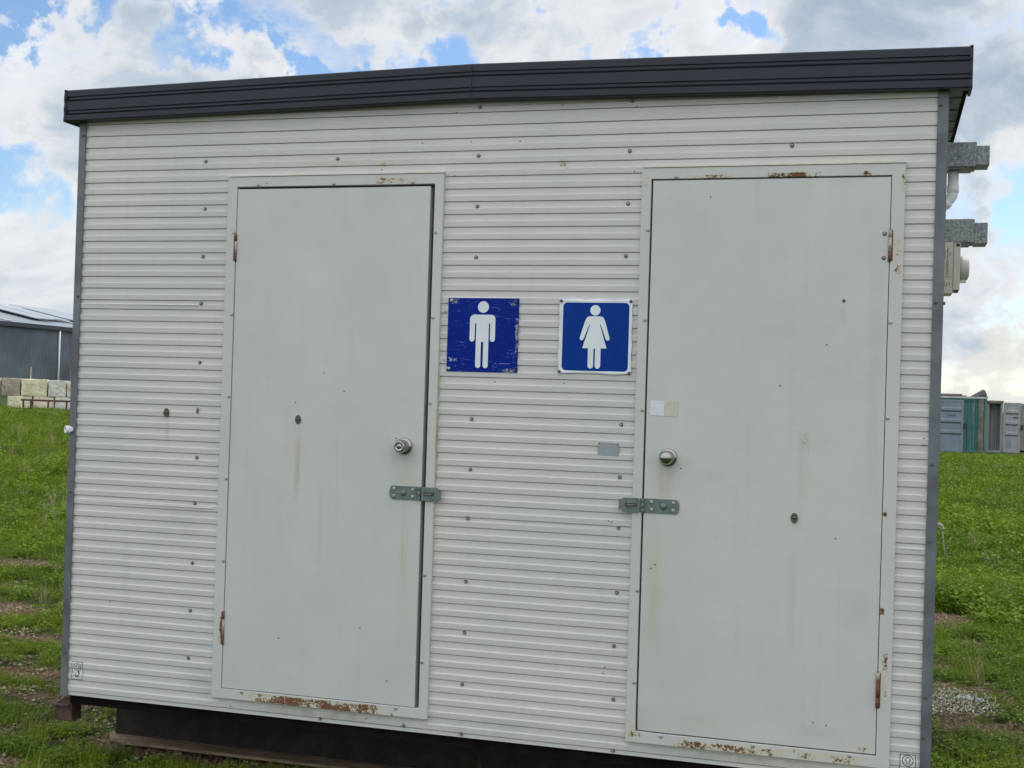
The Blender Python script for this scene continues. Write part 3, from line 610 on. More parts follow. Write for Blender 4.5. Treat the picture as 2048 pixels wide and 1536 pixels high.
for x, z, s, w in ((.217, .578, .0048, 'ISOLATE SUPPLY'), (.2265, .585, .0048, 'BEFORE OPENING'), (.235, .580, .0045, 'COVER'), (.217, .470, .0045, 'WEATHER'), (.2255, .468, .0045, 'PROOF'), (.235, .468, .0045, 'IP66')):
    text_mesh(w, s, 'small_print', M['ink'], UP(x, .2993, z), box)
m = MB(); m.box(.2155, .2365, .2990, .2996, .4960, .4970); m.build('label_rule', M['ink'], box)
m = MB(); m.tube([(.20, .32, -.428), (.226, .32, -.428), (.2335, .32, -.434), (.235, .32, -.445)], .0055, 12); m.lathe([(.008, 0), (.0085, .004), (.007, .008)], (.2345, .32, -.447), (0, 0, 1), 14)
m.tube([(.2350, .32, -.446), (.2385, .318, -.485), (.2435, .316, -.52), (.249, .315, -.556)], .0018, 8); m.build('garden_tap', simple('dull_tap_metal', (.34, .33, .29), .45, .5), blk)
m = MB()
m.lathe([(.0150, 0), (.0165, .002), (.0165, .022), (.0135, .0225), (.0115, .021), (.0105, .010), (.001, .0095)], (-3.300, -.0135, -.198), (-.62, -.78, 0), 24)
m.lathe([(.0125, 0), (.0125, .018)], (-3.294, -.0125, -.198), (-.25, -.97, 0), 20)
pf = m.build('pipe_fitting', [M['pvc']], blk); pf['label'] = 'white plastic pipe elbow on the left corner trim'
m = MB(); m.cyl((.2016, .02, .375), (1, 0, 0), .006, .008, 10); m.build('side_screw', M['washer'], blk)

# ------------------------------------------------------------------ signs
def poly_obj(mb, pts, y, mat, th=.0006):
    mb.prism(pts, y - th, y, mat)
def arc(cx, cz, r, a0, a1, n=8): return [(cx + r * math.cos(math.radians(a0 + (a1 - a0) * i / n)), cz + r * math.sin(math.radians(a0 + (a1 - a0) * i / n))) for i in range(n + 1)]
def mirror(right, cx): return right + [(2 * cx - x, z) for x, z in reversed(right)]
SX, SZ, SW = -1.6265, .3765, .2865
def U(u, v, x0, z0, w=SW): return (x0 + u * w, z0 - v * w)
s1 = empty('toilet_sign', (-1.4825, -.008, .2335)); tag(s1, 'scratched blue sign with a white standing man figure, beside the left door', 'sign')
p = MB(); p.box(-1.6265, -1.3400, -.0085, -.0068, .0905, .3765); p.build('sign_plate', M['sgn_m'], s1, bevel=.0006)
c = .497
R_ = [(c + .0, .224), ] + [(c + .119 + .060 * math.sin(math.radians(a)), .284 - .060 * math.cos(math.radians(a))) for a in range(0, 91, 15)]
R_ += [(c + .179, .5525)] + [(c + .1435 + .0355 * math.cos(math.radians(a)), .5525 + .0355 * math.sin(math.radians(a))) for a in range(0, 181, 20)]
R_ += [(c + .108, .352), (c + .104, .343), (c + .096, .340), (c + .0905, .346), (c + .0885, .352)]
R_ += [(c + .0885, .908)] + [(c + .0525 + .036 * math.cos(math.radians(a)), .908 + .036 * math.sin(math.radians(a))) for a in range(0, 181, 20)]
R_ += [(c + .0165, .60), (c + .012, .592), (c, .589)]
body = [U(u, v, SX, SZ) for u, v in R_] + [U(2 * c - u, v, SX, SZ) for u, v in reversed(R_[1:-1])]
f = MB(); poly_obj(f, body, -.0087, 0); hc = U(.501, .120, SX, SZ); poly_obj(f, arc(hc[0], hc[1], .0222, 0, 351, 39), -.0087, 0)
f.build('man_figure', M['white'], s1)
for (x, z) in ((-1.614, .366), (-1.354, .366), (-1.616, .102), (-1.352, .100)): place_screw('frame' if x < -1.5 else 'trim', s1, (x, -.0088, z), 'sign_screw')
SX2, SZ2, SW2 = -1.1795, .3755, .2805
s2 = empty('toilet_sign', (-1.039, -.008, .2335)); tag(s2, 'blue sign with white border and white woman figure in a dress, beside right door', 'sign')
p = MB(); nx = nz = 40; vs = []; fs = []
rn = random.Random(7)
def wav(x, z):
    u = (x - SX2) / SW2; v = (SZ2 - z) / SW2; e_ = max(0, (.05 - min(u, 1 - u, v, 1 - v)) / .05)
    return -.0085 - e_ ** 2 * (.0035 * (math.sin(u * 9 + 1) * .5 + .5) * (1 if v > .5 else .6) + .002 * (math.sin(v * 11) * .5 + .5) - .001)
for j in range(nz + 1):
    for i in range(nx + 1):
        x = SX2 + SW2 * i / nx; z = SZ2 - SW2 * 1.003 * j / nz
        xx = x + (.0012 * math.sin(z * 70) if i in (0, nx) else 0); zz = z + (.0012 * math.sin(x * 60) + .0006 * math.sin(x * 170) if j in (0, nz) else 0)
        vs.append((xx, wav(x, z), zz))
for j in range(nz):
    for i in range(nx): a = j * (nx + 1) + i; fs.append((a, a + nx + 1, a + nx + 2, a + 1))
p.add(vs, fs, 0, True); q = p.build('sign_plate', M['white'], s2, fix=False); sm = q.modifiers.new('s', 'SOLIDIFY'); sm.thickness = .0012; sm.offset = -1
def rrect(x0, x1, z0, z1, r): return arc(x1 - r, z1 - r, r, 90, 0) + arc(x1 - r, z0 + r, r, 0, -90) + arc(x0 + r, z0 + r, r, -90, -180) + arc(x0 + r, z1 - r, r, 180, 90)
f = MB(); poly_obj(f, rrect(SX2 + .05 * SW2, SX2 + .957 * SW2, SZ2 - .962 * SW2, SZ2 - .044 * SW2, .0165), -.0086, 0); f.build('blue_field', M['sgn_f'], s2)
c = .495
R_ = [(c, .228)] + [(c + .072, .228), (c + .095, .233), (c + .115, .248), (c + .130, .275), (c + .140, .300), (c + .203, .515), (c + .205, .532), (c + .196, .548), (c + .178, .554), (c + .160, .546), (c + .150, .528),
      (c + .0760, .338), (c + .0705, .334), (c + .0685, .344), (c + .166, .658), (c + .087, .658), (c + .087, .893)] + [(c + .049 + .038 * math.cos(math.radians(a)), .893 + .038 * math.sin(math.radians(a))) for a in range(0, 181, 20)]
R_ += [(c + .011, .664), (c, .660)]
body = [U(u, v, SX2, SZ2, SW2) for u, v in R_] + [U(2 * c - u, v, SX2, SZ2, SW2) for u, v in reversed(R_[1:-1])]
f = MB(); poly_obj(f, body, -.0093, 0); hc = U(.495, .147, SX2, SZ2, SW2); poly_obj(f, arc(hc[0], hc[1], .0197, 0, 351, 39), -.0093, 0); f.build('woman_figure', M['white'], s2)
for (x, z) in ((-1.1735, .3685), (-.9055, .3695), (-1.1735, .1005), (-.9050, .1000)): place_screw('trim', s2, (x, -.0090 - .002, z), 'sign_screw')
# builder's plate, labels
pl = empty('metal_plate', (-.975, -.0065, -.185)); tag(pl, 'small blank grey metal plate riveted between the signs and the right hasp', 'plate')
p = MB(); p.prism([(-1.012, -.1615), (-.938, -.163), (-.936, -.166), (-.9365, -.208), (-.939, -.210), (-1.013, -.2095), (-1.016, -.207), (-1.0155, -.164)], -.0072, -.0060); p.build('plate', M['plate'], pl)
for x, z in ((-1.010, -.1655), (-.9415, -.1665), (-1.0105, -.2055), (-.941, -.2065)):
    r_ = MB(); r_.lathe([(.0026, 0), (.0024, -.0012), (.001, -.0018)], (x, -.0072, z), (0, 1, 0), 12); r_.build('rivet', M['washer'] if z > -.17 else M['rivet'], pl)
lb = MB(); lb.prism([(-.820, .0015), (-.768, .0010), (-.768, -.0545), (-.820, -.0535)], -.0166, -.0161); tag(lb.build('sticker', simple('white_vinyl', (.66, .69, .72), .4, 0, .04), origin=(-.794, -.0163, -.027)), 'blank white square sticker on the right door above its knob', 'sticker')
lb = MB(); lb.prism([(-.7675, .0010), (-.719, .0005), (-.717, -.003), (-.7185, -.0555), (-.7675, -.0545)], -.0166, -.0161); tag(lb.build('sticker', simple('yellowed_vinyl', (.53, .54, .42), .5, 0, .08, 60), origin=(-.743, -.0163, -.027)), 'yellowed cream sticker touching the white sticker on the right door', 'sticker')
# lifting stickers follow the ribs
def strip(mb, pts, w, mat, off=.0010, closed=False):
    P = [Vector((x, z)) for x, z in pts]; n = len(P); L = []
    for i in range(n):
        a = P[(i - 1) % n] if closed or i else P[i]; b = P[(i + 1) % n] if closed or i < n - 1 else P[i]
        t = (b - a).normalized(); nn = Vector((-t.y, t.x)); ww = w[i] if isinstance(w, list) else w
        L.append((P[i] + nn * ww / 2, P[i] - nn * ww / 2))
    vs = [(p.x, RIB(p.y) - off, p.y) for ab in L for p in ab]
    fs = [(2 * i, 2 * i + 1, 2 * i + 3, 2 * i + 2) for i in range(n - 1)] + ([(2 * n - 2, 2 * n - 1, 1, 0)] if closed else [])
    mb.add(vs, fs, mat)
def dense(pts, closed=True, st=.0008):
    out = []; n = len(pts)
    for i in range(n if closed else n - 1):
        a, b = pts[i], pts[(i + 1) % n]; k = max(1, int(math.dist(a, b) / st)); out += [(a[0] + (b[0] - a[0]) * j / k, a[1] + (b[1] - a[1]) * j / k) for j in range(k)]
    if not closed: out.append(pts[-1])
    return out
def lift_sticker(x0, x1, z0, z1, label, kind):
    r = empty('lifting_sticker', ((x0 + x1) / 2, -.006, (z0 + z1) / 2)); tag(r, label, 'sticker', 'lifting point stickers at the bottom corners')
    b = MB(); zs = sorted(set([z0, z1] + [z for z, y in rib_profile(z0, z1)[0]])); vs = []; fs = []
    for z in zs: vs += [(x0, RIB(z) - .0005, z), (x1, RIB(z) - .0005, z)]
    fs = [(2 * i, 2 * i + 1, 2 * i + 3, 2 * i + 2) for i in range(len(zs) - 1)]; b.add(vs, fs); b.build('sticker_sheet', simple('aged_white_vinyl', (.63, .66, .62), .4, 0, .1, 40), r, fix=False)
    k = MB(); strip(k, dense([(x0, z0), (x1, z0), (x1, z1), (x0, z1)]), .0020, 0, closed=True)
    cx = (x0 + x1) / 2 + (.000 if kind else .001); cz = z1 - .0205; R0 = (x1 - x0) * (.345 if kind else .33)
    strip(k, dense(arc(cx, cz, R0, 0, 350, 40)), .0024, 0, closed=True)
    q = R0 * .60
    strip(k, dense([(cx, cz + q * 1.1), (cx + q, cz + .1 * q), (cx + q * .42, cz + .1 * q), (cx + q * .42, cz - q * 1.0), (cx - q * .42, cz - q * 1.0), (cx - q * .42, cz + .1 * q), (cx - q, cz + .1 * q)]), .0019, 0, closed=True)
    top = cz - R0
    hk = [(cx + .001, top), (cx + .0035, top - .004)] + arc(cx - .002, top - .0135, .0085, 40, -190, 16)
    strip(k, dense(hk, False), .0050 if not kind else .0052, 0)
    k.build('lifting_symbol', M['ink'], r, fix=False)
lift_sticker(-3.259, -3.208, -1.252, -1.180, 'small white sticker with circled arrow and black hook at the bottom left corner', 0)
lift_sticker(.100, .152, -1.290, -1.2135, 'small white sticker with circled arrow, at the bottom right corner of the front wall', 1)

# ------------------------------------------------------------------ ground
def sstep(a, b, x): t = np.clip((x - a) / (b - a), 0, 1); return t * t * (3 - 2 * t)
_rs = np.random.RandomState(5); _w = [(_rs.uniform(-1, 1, 2), _rs.uniform(0, 6.3)) for _ in range(24)]
def wob(x, y, k0, k1, f0, f1):
    s = 0
    for i in range(k0, k1):
        d, ph = _w[i]; d = d / np.linalg.norm(d); fr = f0 + (f1 - f0) * (i - k0) / max(1, k1 - k0 - 1); s = s + np.sin((x * d[0] + y * d[1]) * fr + ph)
    return s / (k1 - k0)
def height(x, y):
    x = np.asarray(x, float); y = np.asarray(y, float)
    r = np.hypot(x, y + 4.74); t = sstep(9, 58, r); R = sstep(-.25, .0, x / np.maximum(r, 1))
    z = -1.625 + t * (R * -.335 + (1 - R) * .36)
    near = ((x > -3.6) & (x < .5) & (y > -.2) & (y < 2.8))
    amp = np.where(r < 20, 1., 1.)
    b = .035 * wob(x, y, 0, 6, .7, 1.6) + .018 * wob(x, y, 6, 14, 2.5, 6.) + .008 * wob(x, y, 14, 24, 8, 17)
    soft = np.clip((np.maximum(np.abs(x + 1.55) - 1.8, np.abs(y - 1.2) - 1.35)) / .6, 0, 1)
    z = z + b * (.12 + .88 * soft)
    # sunken wheel rut on the left
    for yc, xx0, xx1, d in ((2.35, -9, -3.9, .03), (4.9, -12, -3.9, .03), (1.5, -8, -3.8, .025)):
        z = z - d * np.exp(-((y - yc - .06 * np.sin(x * 3)) / .10) ** 2) * sstep(xx0 - 1, xx0, x) * (1 - sstep(xx1 - .4, xx1, x))
    return z
def veg(x, y):      # 0 bare .. 1 full cover
    n = wob(x * 1.0, y * 1.0, 3, 12, 1.6, 5.0) + .6 * wob(x, y, 10, 20, 6, 14)
    v = np.ones_like(x) * 1.0
    def el(cx, cy, rx, ry, k):
        q = ((x - cx) / rx) ** 2 + ((y - cy) / ry) ** 2; return k * np.exp(-q * 1.2 + .9 * n * np.exp(-q * .3))
    bare = 0
    for a in ((-7.2, 5.0, 1.6, .26, 1.0), (-6.1, 3.05, .55, .32, 1.1), (-5.2, 2.35, .9, .13, .9), (-4.6, 1.52, .8, .14, .95), (-3.62, -.12, .20, .14, 1.0), (-3.62, .62, .22, .14, .9), (-3.9, 1.0, .35, .18, .5),
              (.42, 5.9, .35, .45, 1.0), (.65, 4.9, .20, .25, .6), (.55, 3.22, .35, .12, 1.1), (.50, 2.22, .22, .12, 1.0), (.80, 2.2, .4, .06, .7), (.78, 1.75, .16, .10, .6), (.42, 2.75, .3, .35, .9), (-2.9, .28, .5, .10, .6), (-3.35, .45, .14, .12, .8), (-4.35, 1.0, .55, .20, .62), (-3.95, .32, .30, .16, .6), (-5.6, 1.95, .5, .14, .55), (-4.0, -.15, .40, .18, .85), (-6.6, 3.9, .8, .2, .5), (.36, 3.9, .25, .3, .5)):
        bare = bare + el(*a)
    under = np.clip(1.25 - np.maximum((np.abs(x + 1.552) - 1.55) / .22, (np.abs(y - 1.45) - .95) / .25), 0, 1)
    return np.clip(v - bare - under * 1.3 + .10 * n, 0, 1)
def axis(a, b, st, lim, g=1.13):
    m = list(np.arange(a, b + 1e-6, st)); s = st; x = b
    while x < lim: s *= g; x += s; m.append(x)
    s = st; x = a; pre = []
    while x > -lim: s *= g; x -= s; pre.append(x)
    return np.array(pre[::-1] + m)
gx = axis(-8.5, 1.6, .05, 3000); gy = axis(-1.2, 7.0, .06, 3000)
GX, GY = np.meshgrid(gx, gy); GZ = height(GX, GY); n = len(gx)
gv = np.stack([GX.ravel(), GY.ravel(), GZ.ravel()], 1)
ii = (np.arange(len(gy) - 1)[:, None] * n + np.arange(n - 1)[None]).ravel(); gf = np.stack([ii, ii + 1, ii + n + 1, ii + n], 1)
me = bpy.data.meshes.new('ground'); me.from_pydata(gv.tolist(), [], gf.tolist()); me.polygons.foreach_set('use_smooth', [True] * len(gf))
va = me.attributes.new('veg', 'FLOAT', 'POINT'); va.data.foreach_set('value', veg(GX.ravel(), GY.ravel()).astype(np.float32))
def ground_mat():
    t = NT('soil_and_litter'); P = t.pos(); at = t.n('ShaderNodeAttribute', attribute_name='veg')
    soil = t.mix(t.rng(t.noise(P, 5, 6, .65), .3, .7), (.155, .088, .060), (.27, .165, .115)); soil = t.mix(t.m('MULTIPLY', t.rng(t.noise(P, 45, 6, .75), .45, .62), .8), soil, (.07, .045, .032)); soil = t.mix(t.m('MULTIPLY', t.rng(t.noise(P, 90, 4, .7), .60, .68), .6), soil, (.34, .26, .18))
    lit = t.mix(t.rng(t.noise(P, 9, 5, .7), .35, .65), (.030, .048, .010), (.072, .100, .022))
    # distant field colour varies in big soft patches
    v = t.m('ADD', at.outputs['Fac'], t.m('MULTIPLY', t.m('SUBTRACT', t.noise(P, 22, 5, .7), .5), .8))
    t.set(t.mix(t.rng(v, .25, .6), soil, lit), .95, 0., t.bump(t.m('ADD', t.noise(P, 38, 6, .8), t.m('MULTIPLY', t.noise(P, 7, 4, .6), 2.)), 1.0, .045), .2)
    return t.mat
me.materials.append(ground_mat()); go = bpy.data.objects.new('ground', me); C.objects.link(go); tag(go, kind='structure')

# ------------------------------------------------------------------ grass and weeds
def leaf_mat(name, c1, c2, c3, tr=.35, rough=.5):
    t = NT(name); P = t.pos(); oi = t.n('ShaderNodeObjectInfo'); g = t.n('ShaderNodeNewGeometry')
    big = t.noise(P, .8, 5, .65); f = t.m('ADD', t.m('MULTIPLY', oi.outputs['Random'], .35), t.m('MULTIPLY', t.rng(big, .36, .64), .65))
    col = t.mix(f, c1, c2); col = t.mix(t.m('MULTIPLY', t.rng(g.outputs['Random Per Island'], .70, 1.0), .75), col, c3)
    t.set(col, rough, 0., None, .15)
    tl = t.n('ShaderNodeBsdfTranslucent'); t.l(t.mix(.5, col, (.26, .38, .02)), tl.inputs[0]); mx = t.n('ShaderNodeMixShader'); mx.inputs[0].default_value = tr
    t.l(t.p.outputs[0], mx.inputs[1]); t.l(tl.outputs[0], mx.inputs[2]); t.l(mx.outputs[0], t.out.inputs[0]); return t.mat
LM = leaf_mat('broad_leaf', (.038, .098, .006), (.175, .262, .010), (.33, .40, .050), .25, .6)
GM = leaf_mat('grass_blade', (.048, .100, .010), (.185, .250, .016), (.36, .38, .10), .25, .6)
SM = leaf_mat('grey_leaf', (.11, .16, .085), (.17, .22, .13), (.30, .34, .23), .2, .6)
DM = leaf_mat('dry_leaf', (.25, .22, .11), (.36, .33, .19), (.48, .45, .30), .2, .7)
SO = simple('soil_crumb', (.20, .125, .088), .95, 0, .5, 30)
def blade(mb, x, y, h, az, lean, w, mat, rn):
    d = Vector((math.cos(az), math.sin(az), 0)); s = Vector((-d.y, d.x, 0)); P = Vector((x, y, -.01)); vs = []
    for k in range(4):
        q = k / 3; c = P + d * (lean * q * q) + Vector((0, 0, h * (q - .25 * q * q * lean / max(h, .01)))); ww = w * (1 - q) ** .6
        if k < 3: vs += [c - s * ww, c + s * ww]
        else: vs.append(c)
    mb.add(vs, [(0, 1, 3, 2), (2, 3, 5, 4), (4, 5, 6)], mat, True)
def leaf(mb, c, az, tilt, L, w, mat, lobes=False):
    d = Vector((math.cos(az) * math.cos(tilt), math.sin(az) * math.cos(tilt), math.sin(tilt))); s = Vector((-math.sin(az), math.cos(az), 0)); u = d.cross(s)
    c = Vector(c); up = u if u.z > 0 else -u
    p0 = c; p1 = c + d * L * .45 + s * w + up * w * .35; p2 = c + d * L * .45 - s * w + up * w * .35; p3 = c + d * L; pm = c + d * L * .5
    mb.add([p0, p1, p3, p2, pm], [(0, 4, 2, 1), (0, 3, 2, 4)] if False else [(0, 1, 4), (1, 2, 4), (2, 3, 4), (3, 0, 4)], mat, False)
def clump(kind, seed):
    rn = random.Random(seed); mb = MB()
    if kind == 'grass':
        for _ in range(60):
            a = rn.uniform(0, 2 * PI); r = .085 * math.sqrt(rn.random()); h = rn.uniform(.035, .12)
            blade(mb, r * math.cos(a), r * math.sin(a), h, rn.uniform(0, 2 * PI), rn.uniform(.02, .09), rn.uniform(.0014, .0028), 0, rn)
    elif kind == 'clover':
        for _ in range(55):
            a = rn.uniform(0, 2 * PI); r = .10 * math.sqrt(rn.random()); z = rn.uniform(.008, .06) * (1.3 - r / .10 * .5); b = rn.uniform(0, 6.3)
            for k in range(3): leaf(mb, (r * math.cos(a), r * math.sin(a), z), b + k * 2.1, rn.uniform(-.3, .5), rn.uniform(.011, .019), rn.uniform(.005, .008), 0)
    elif kind == 'weed':
        for _ in range(46):
            a = rn.uniform(0, 2 * PI); r = .10 * math.sqrt(rn.random()); z = rn.uniform(.02, .13) * (1.2 - r / .1 * .4)
            leaf(mb, (r * math.cos(a), r * math.sin(a), z), a + rn.uniform(-1.2, 1.2), rn.uniform(-.5, .7), rn.uniform(.028, .055), rn.uniform(.007, .016), 0)
        for _ in range(10): blade(mb, rn.uniform(-.06, .06), rn.uniform(-.06, .06), rn.uniform(.08, .17), rn.uniform(0, 6.3), rn.uniform(.02, .06), .0018, 0, rn)
    elif kind == 'low':
        for _ in range(70):
            a = rn.uniform(0, 2 * PI); r = .13 * math.sqrt(rn.random())
            leaf(mb, (r * math.cos(a), r * math.sin(a), rn.uniform(.002, .022)), rn.uniform(0, 6.3), rn.uniform(-.2, .5), rn.uniform(.008, .020), rn.uniform(.003, .006), 0)
    elif kind == 'tall':
        for _ in range(26): blade(mb, rn.uniform(-.04, .04), rn.uniform(-.04, .04), rn.uniform(.12, .26), rn.uniform(0, 6.3), rn.uniform(.03, .12), rn.uniform(.0016, .003), 0, rn)
    elif kind == 'crumb':
        for _ in range(34):
            a = rn.uniform(0, 2 * PI); r = .12 * math.sqrt(rn.random()); q = rn.choice((.003, .004, .006, .010)) * rn.uniform(.7, 1.3); c = Vector((r * math.cos(a), r * math.sin(a), q * .3))
            vs = [c + Vector((q * rn.uniform(.7, 1.3), 0, 0)), c + Vector((0, q * rn.uniform(.7, 1.3), 0)), c - Vector((q * rn.uniform(.7, 1.3), 0, 0)), c - Vector((0, q * rn.uniform(.7, 1.3), 0)), c + Vector((rn.uniform(-.3, .3) * q, rn.uniform(-.3, .3) * q, q * rn.uniform(.5, 1.)))]
            mb.add(vs, [(0, 1, 4), (1, 2, 4), (2, 3, 4), (3, 0, 4)], 0, False)
        for _ in range(9): a = rn.uniform(0, 6.3); leaf(mb, (.1 * math.cos(a) * rn.random(), .1 * math.sin(a), .006), rn.uniform(0, 6.3), rn.uniform(-.2, .3), rn.uniform(.008, .03), .0018, 0)
    me = bpy.data.meshes.new(kind + '_clump'); me.from_pydata(mb.v, [], mb.f); me.polygons.foreach_set('use_smooth', mb.sm)
    return me
def clump_col(name, spec):
    col = bpy.data.collections.new(name)
    for i, (k, mat, sd) in enumerate(spec):
        me = clump(k, sd); me.materials.append(mat); o = bpy.data.objects.new('%s_%02d' % (name, i), me); col.objects.link(o)
    return col
def scatter(name, pts, idx, scl, rot, col, label, cat):
    me = bpy.data.meshes.new(name); me.from_pydata(pts.tolist(), [], [])
    for nm, ty, arr in (('idx', 'INT', idx.astype(np.int32)), ('scl', 'FLOAT', scl.astype(np.float32)), ('rz', 'FLOAT', rot.astype(np.float32))):
        a = me.attributes.new(nm, ty, 'POINT'); a.data.foreach_set('value', arr)
    o = bpy.data.objects.new(name, me); C.objects.link(o)
    g = bpy.data.node_groups.new(name, 'GeometryNodeTree'); g.interface.new_socket('Geometry', in_out='INPUT', socket_type='NodeSocketGeometry'); g.interface.new_socket('Geometry', in_out='OUTPUT', socket_type='NodeSocketGeometry')
    N = g.nodes.new; gi = N('NodeGroupInput'); gq = N('NodeGroupOutput'); ip = N('GeometryNodeInstanceOnPoints'); ci = N('GeometryNodeCollectionInfo'); ci.inputs[0].default_value = col
    ci.inputs[1].default_value = True; ci.inputs[2].default_value = True; ip.inputs['Pick Instance'].default_value = True
    def attr(nm, ty):
        a = N('GeometryNodeInputNamedAttribute'); a.data_type = ty; a.inputs[0].default_value = nm; return a.outputs[0]
    cx = N('ShaderNodeCombineXYZ'); g.links.new(attr('rz', 'FLOAT'), cx.inputs[2])
    eu = N('FunctionNodeEulerToRotation'); g.links.new(cx.outputs[0], eu.inputs[0])
    cs = N('ShaderNodeCombineXYZ'); sc = attr('scl', 'FLOAT')
    for i in range(3): g.links.new(sc, cs.inputs[i])
    g.links.new(gi.outputs[0], ip.inputs['Points']); g.links.new(ci.outputs[0], ip.inputs['Instance']); g.links.new(attr('idx', 'INT'), ip.inputs['Instance Index'])
    g.links.new(eu.outputs[0], ip.inputs['Rotation']); g.links.new(cs.outputs[0], ip.inputs['Scale']); g.links.new(ip.outputs[0], gq.inputs[0])
    md = o.modifiers.new('scatter', 'NODES'); md.node_group = g; tag(o, label, cat, kind='stuff'); return o
rs = np.random.RandomState(11)
def candidates(dens0, r1, power):
    """random points in a fan in front of the camera; density falls with distance"""
    rr = np.linspace(2.5, r1, 4000); w = np.where(rr < 9, dens0, dens0 * (9 / rr) ** power) * rr * 1.25; cdf = np.cumsum(w); tot = cdf[-1] * (rr[1] - rr[0]); N_ = int(tot)
    r = np.interp(rs.rand(N_) * cdf[-1], cdf, rr); a = math.radians(-16) + (rs.rand(N_) - .5) * 1.25
    return r * np.sin(a), r * np.cos(a) - 4.74, r
x, y, r = candidates(230, 75, 1.30)
keep = ~((x > -3.22) & (x < .15) & (y > .36) & (y < 2.3)) & ~((x > 2.2) & (y > 55.0)) & (r < 66)
x, y, r = x[keep], y[keep], r[keep]
v = veg(x, y); keep = rs.rand(len(x)) < np.clip(v * 1.05, .0, 1); x, y, r, v = x[keep], y[keep], r[keep], v[keep]
z = height(x, y)
side = (x > -1)            # right side lush broadleaf, left side grass and clover
big = wob(x, y, 0, 8, .4, 1.3)
gsp = [('grass', GM, 1), ('grass', GM, 2), ('grass', GM, 3), ('tall', GM, 4), ('clover', LM, 5), ('clover', LM, 6), ('clover', LM, 16), ('weed', LM, 7), ('weed', LM, 8), ('weed', LM, 9), ('low', LM, 10), ('low', GM, 11), ('weed', SM, 12), ('tall', DM, 13), ('crumb', SO, 14), ('crumb', SO, 15), ('crumb', DM, 17)]
nS = 14
colG = clump_col('sward', gsp)
pR = np.array([.13, .12, .10, .035, .09, .08, .07, .11, .11, .10, .02, .02, .006, .004]); pL = np.array([.19, .17, .15, .05, .08, .07, .06, .06, .05, .03, .02, .02, .006, .018])
pN = np.array([.17, .16, .15, .012, .09, .07, .07, .04, .04, .03, .09, .08, .008, .004])
def pick(p, n_): return rs.choice(len(p), n_, p=p / p.sum())
idx = np.where(side, pick(pR, len(x)), pick(pL, len(x))); nearl = (~side) & (y < 2.6); idx = np.where(nearl, pick(pN, len(x)), idx)
nearr = side & (y < 5.5); idx = np.where(nearr & (rs.rand(len(x)) < .6), pick(pN, len(x)), idx)
lowv = v < .75; idx = np.where(lowv & (rs.rand(len(x)) < .6), rs.choice([10, 11, 5], len(x)), idx)
scl = rs.uniform(.5, 1.3, len(x)) * (1 + .65 * big) * np.where(r < 9, 1., (r / 9) ** .30) * np.where(lowv, .7, 1.) * np.where(side & (y > 6), 1.2, 1.) * np.where(nearl | nearr, .80, 1.) * np.where(r > 52, .6, 1.) * np.where((nearl | nearr) & np.isin(idx, (7, 8, 9, 12)), .55, 1.)
cx_, cy_, cr_ = candidates(150, 14, 1.0); ok = ~((cx_ > -3.2) & (cx_ < .15) & (cy_ > .5) & (cy_ < 2.3)) & (rs.rand(len(cx_)) < np.clip(1.15 - veg(cx_, cy_), .1, 1)); cx_, cy_ = cx_[ok], cy_[ok]
x = np.concatenate([x, cx_]); y = np.concatenate([y, cy_]); z = np.concatenate([z, height(cx_, cy_)]); idx = np.concatenate([idx, rs.choice([14, 14, 15, 15, 16], len(cx_))]); scl = np.concatenate([scl, rs.uniform(.6, 1.3, len(cx_))])
scatter('grass', np.stack([x, y, z], 1), idx, scl, rs.rand(len(x)) * 6.28, colG, 'green grass, clover and broadleaf weeds covering the field', 'grass')
# pale flakes and shreds lying right of the block
mb = MB(); rn = random.Random(3)
for _ in range(1500):
    q = rn.random(); xx = .30 + .36 * rn.random(); yy = 2.42 + .62 * rn.random() + .03 * math.sin(xx * 30)
    if (xx - .45) ** 2 / .04 + (yy - 2.75) ** 2 / .09 > 1.25 * rn.uniform(.2, 1.4): continue
    zz = float(height(xx, yy)) + rn.uniform(.004, .035); leaf(mb, (xx, yy, zz), rn.uniform(0, 6.3), rn.uniform(-.6, .9), rn.uniform(.010, .027), rn.uniform(.0024, .0052), 0)
tag(mb.build('pale_litter', simple('bleached_flakes', (.34, .36, .28), .8, 0, .55, 90), fix=False), 'whitish dry flakes scattered on bare soil right of the block', 'litter', kind='stuff')
def lump(x, y, r, seed, label):
    m = MB(); rn = random.Random(seed); z = float(height(x, y)); n_, k_ = 10, 6; vs = []; fs = []
    for j in range(k_ + 1):
        for i in range(n_):
            a = 2 * PI * i / n_; b = PI * j / k_; q = r * (1 + rn.uniform(-.22, .22)); vs.append((x + q * math.sin(b) * math.cos(a) * 1.3, y + q * math.sin(b) * math.sin(a), z + r * .55 + q * .8 * math.cos(b)))
    for j in range(k_):
        for i in range(n_): fs.append((j * n_ + i, j * n_ + (i + 1) % n_, (j + 1) * n_ + (i + 1) % n_, (j + 1) * n_ + i))
    m.add(vs, fs); return tag(m.build('white_stone', simple('chalky_stone', (.50, .53, .53), .8, 0, .3, 60, .6, 90), origin=(x, y, z)), label, 'stone', 'white stones beside the pale flakes')
lump(.470, 2.86, .019, 1, 'leftmost of the three small white stones in the grass right of the block')
lump(.512, 2.88, .020, 2, 'middle one of the three small white stones in the grass right of the block')
lump(.568, 2.86, .017, 3, 'rightmost of the three small white stones in the grass right of the block')

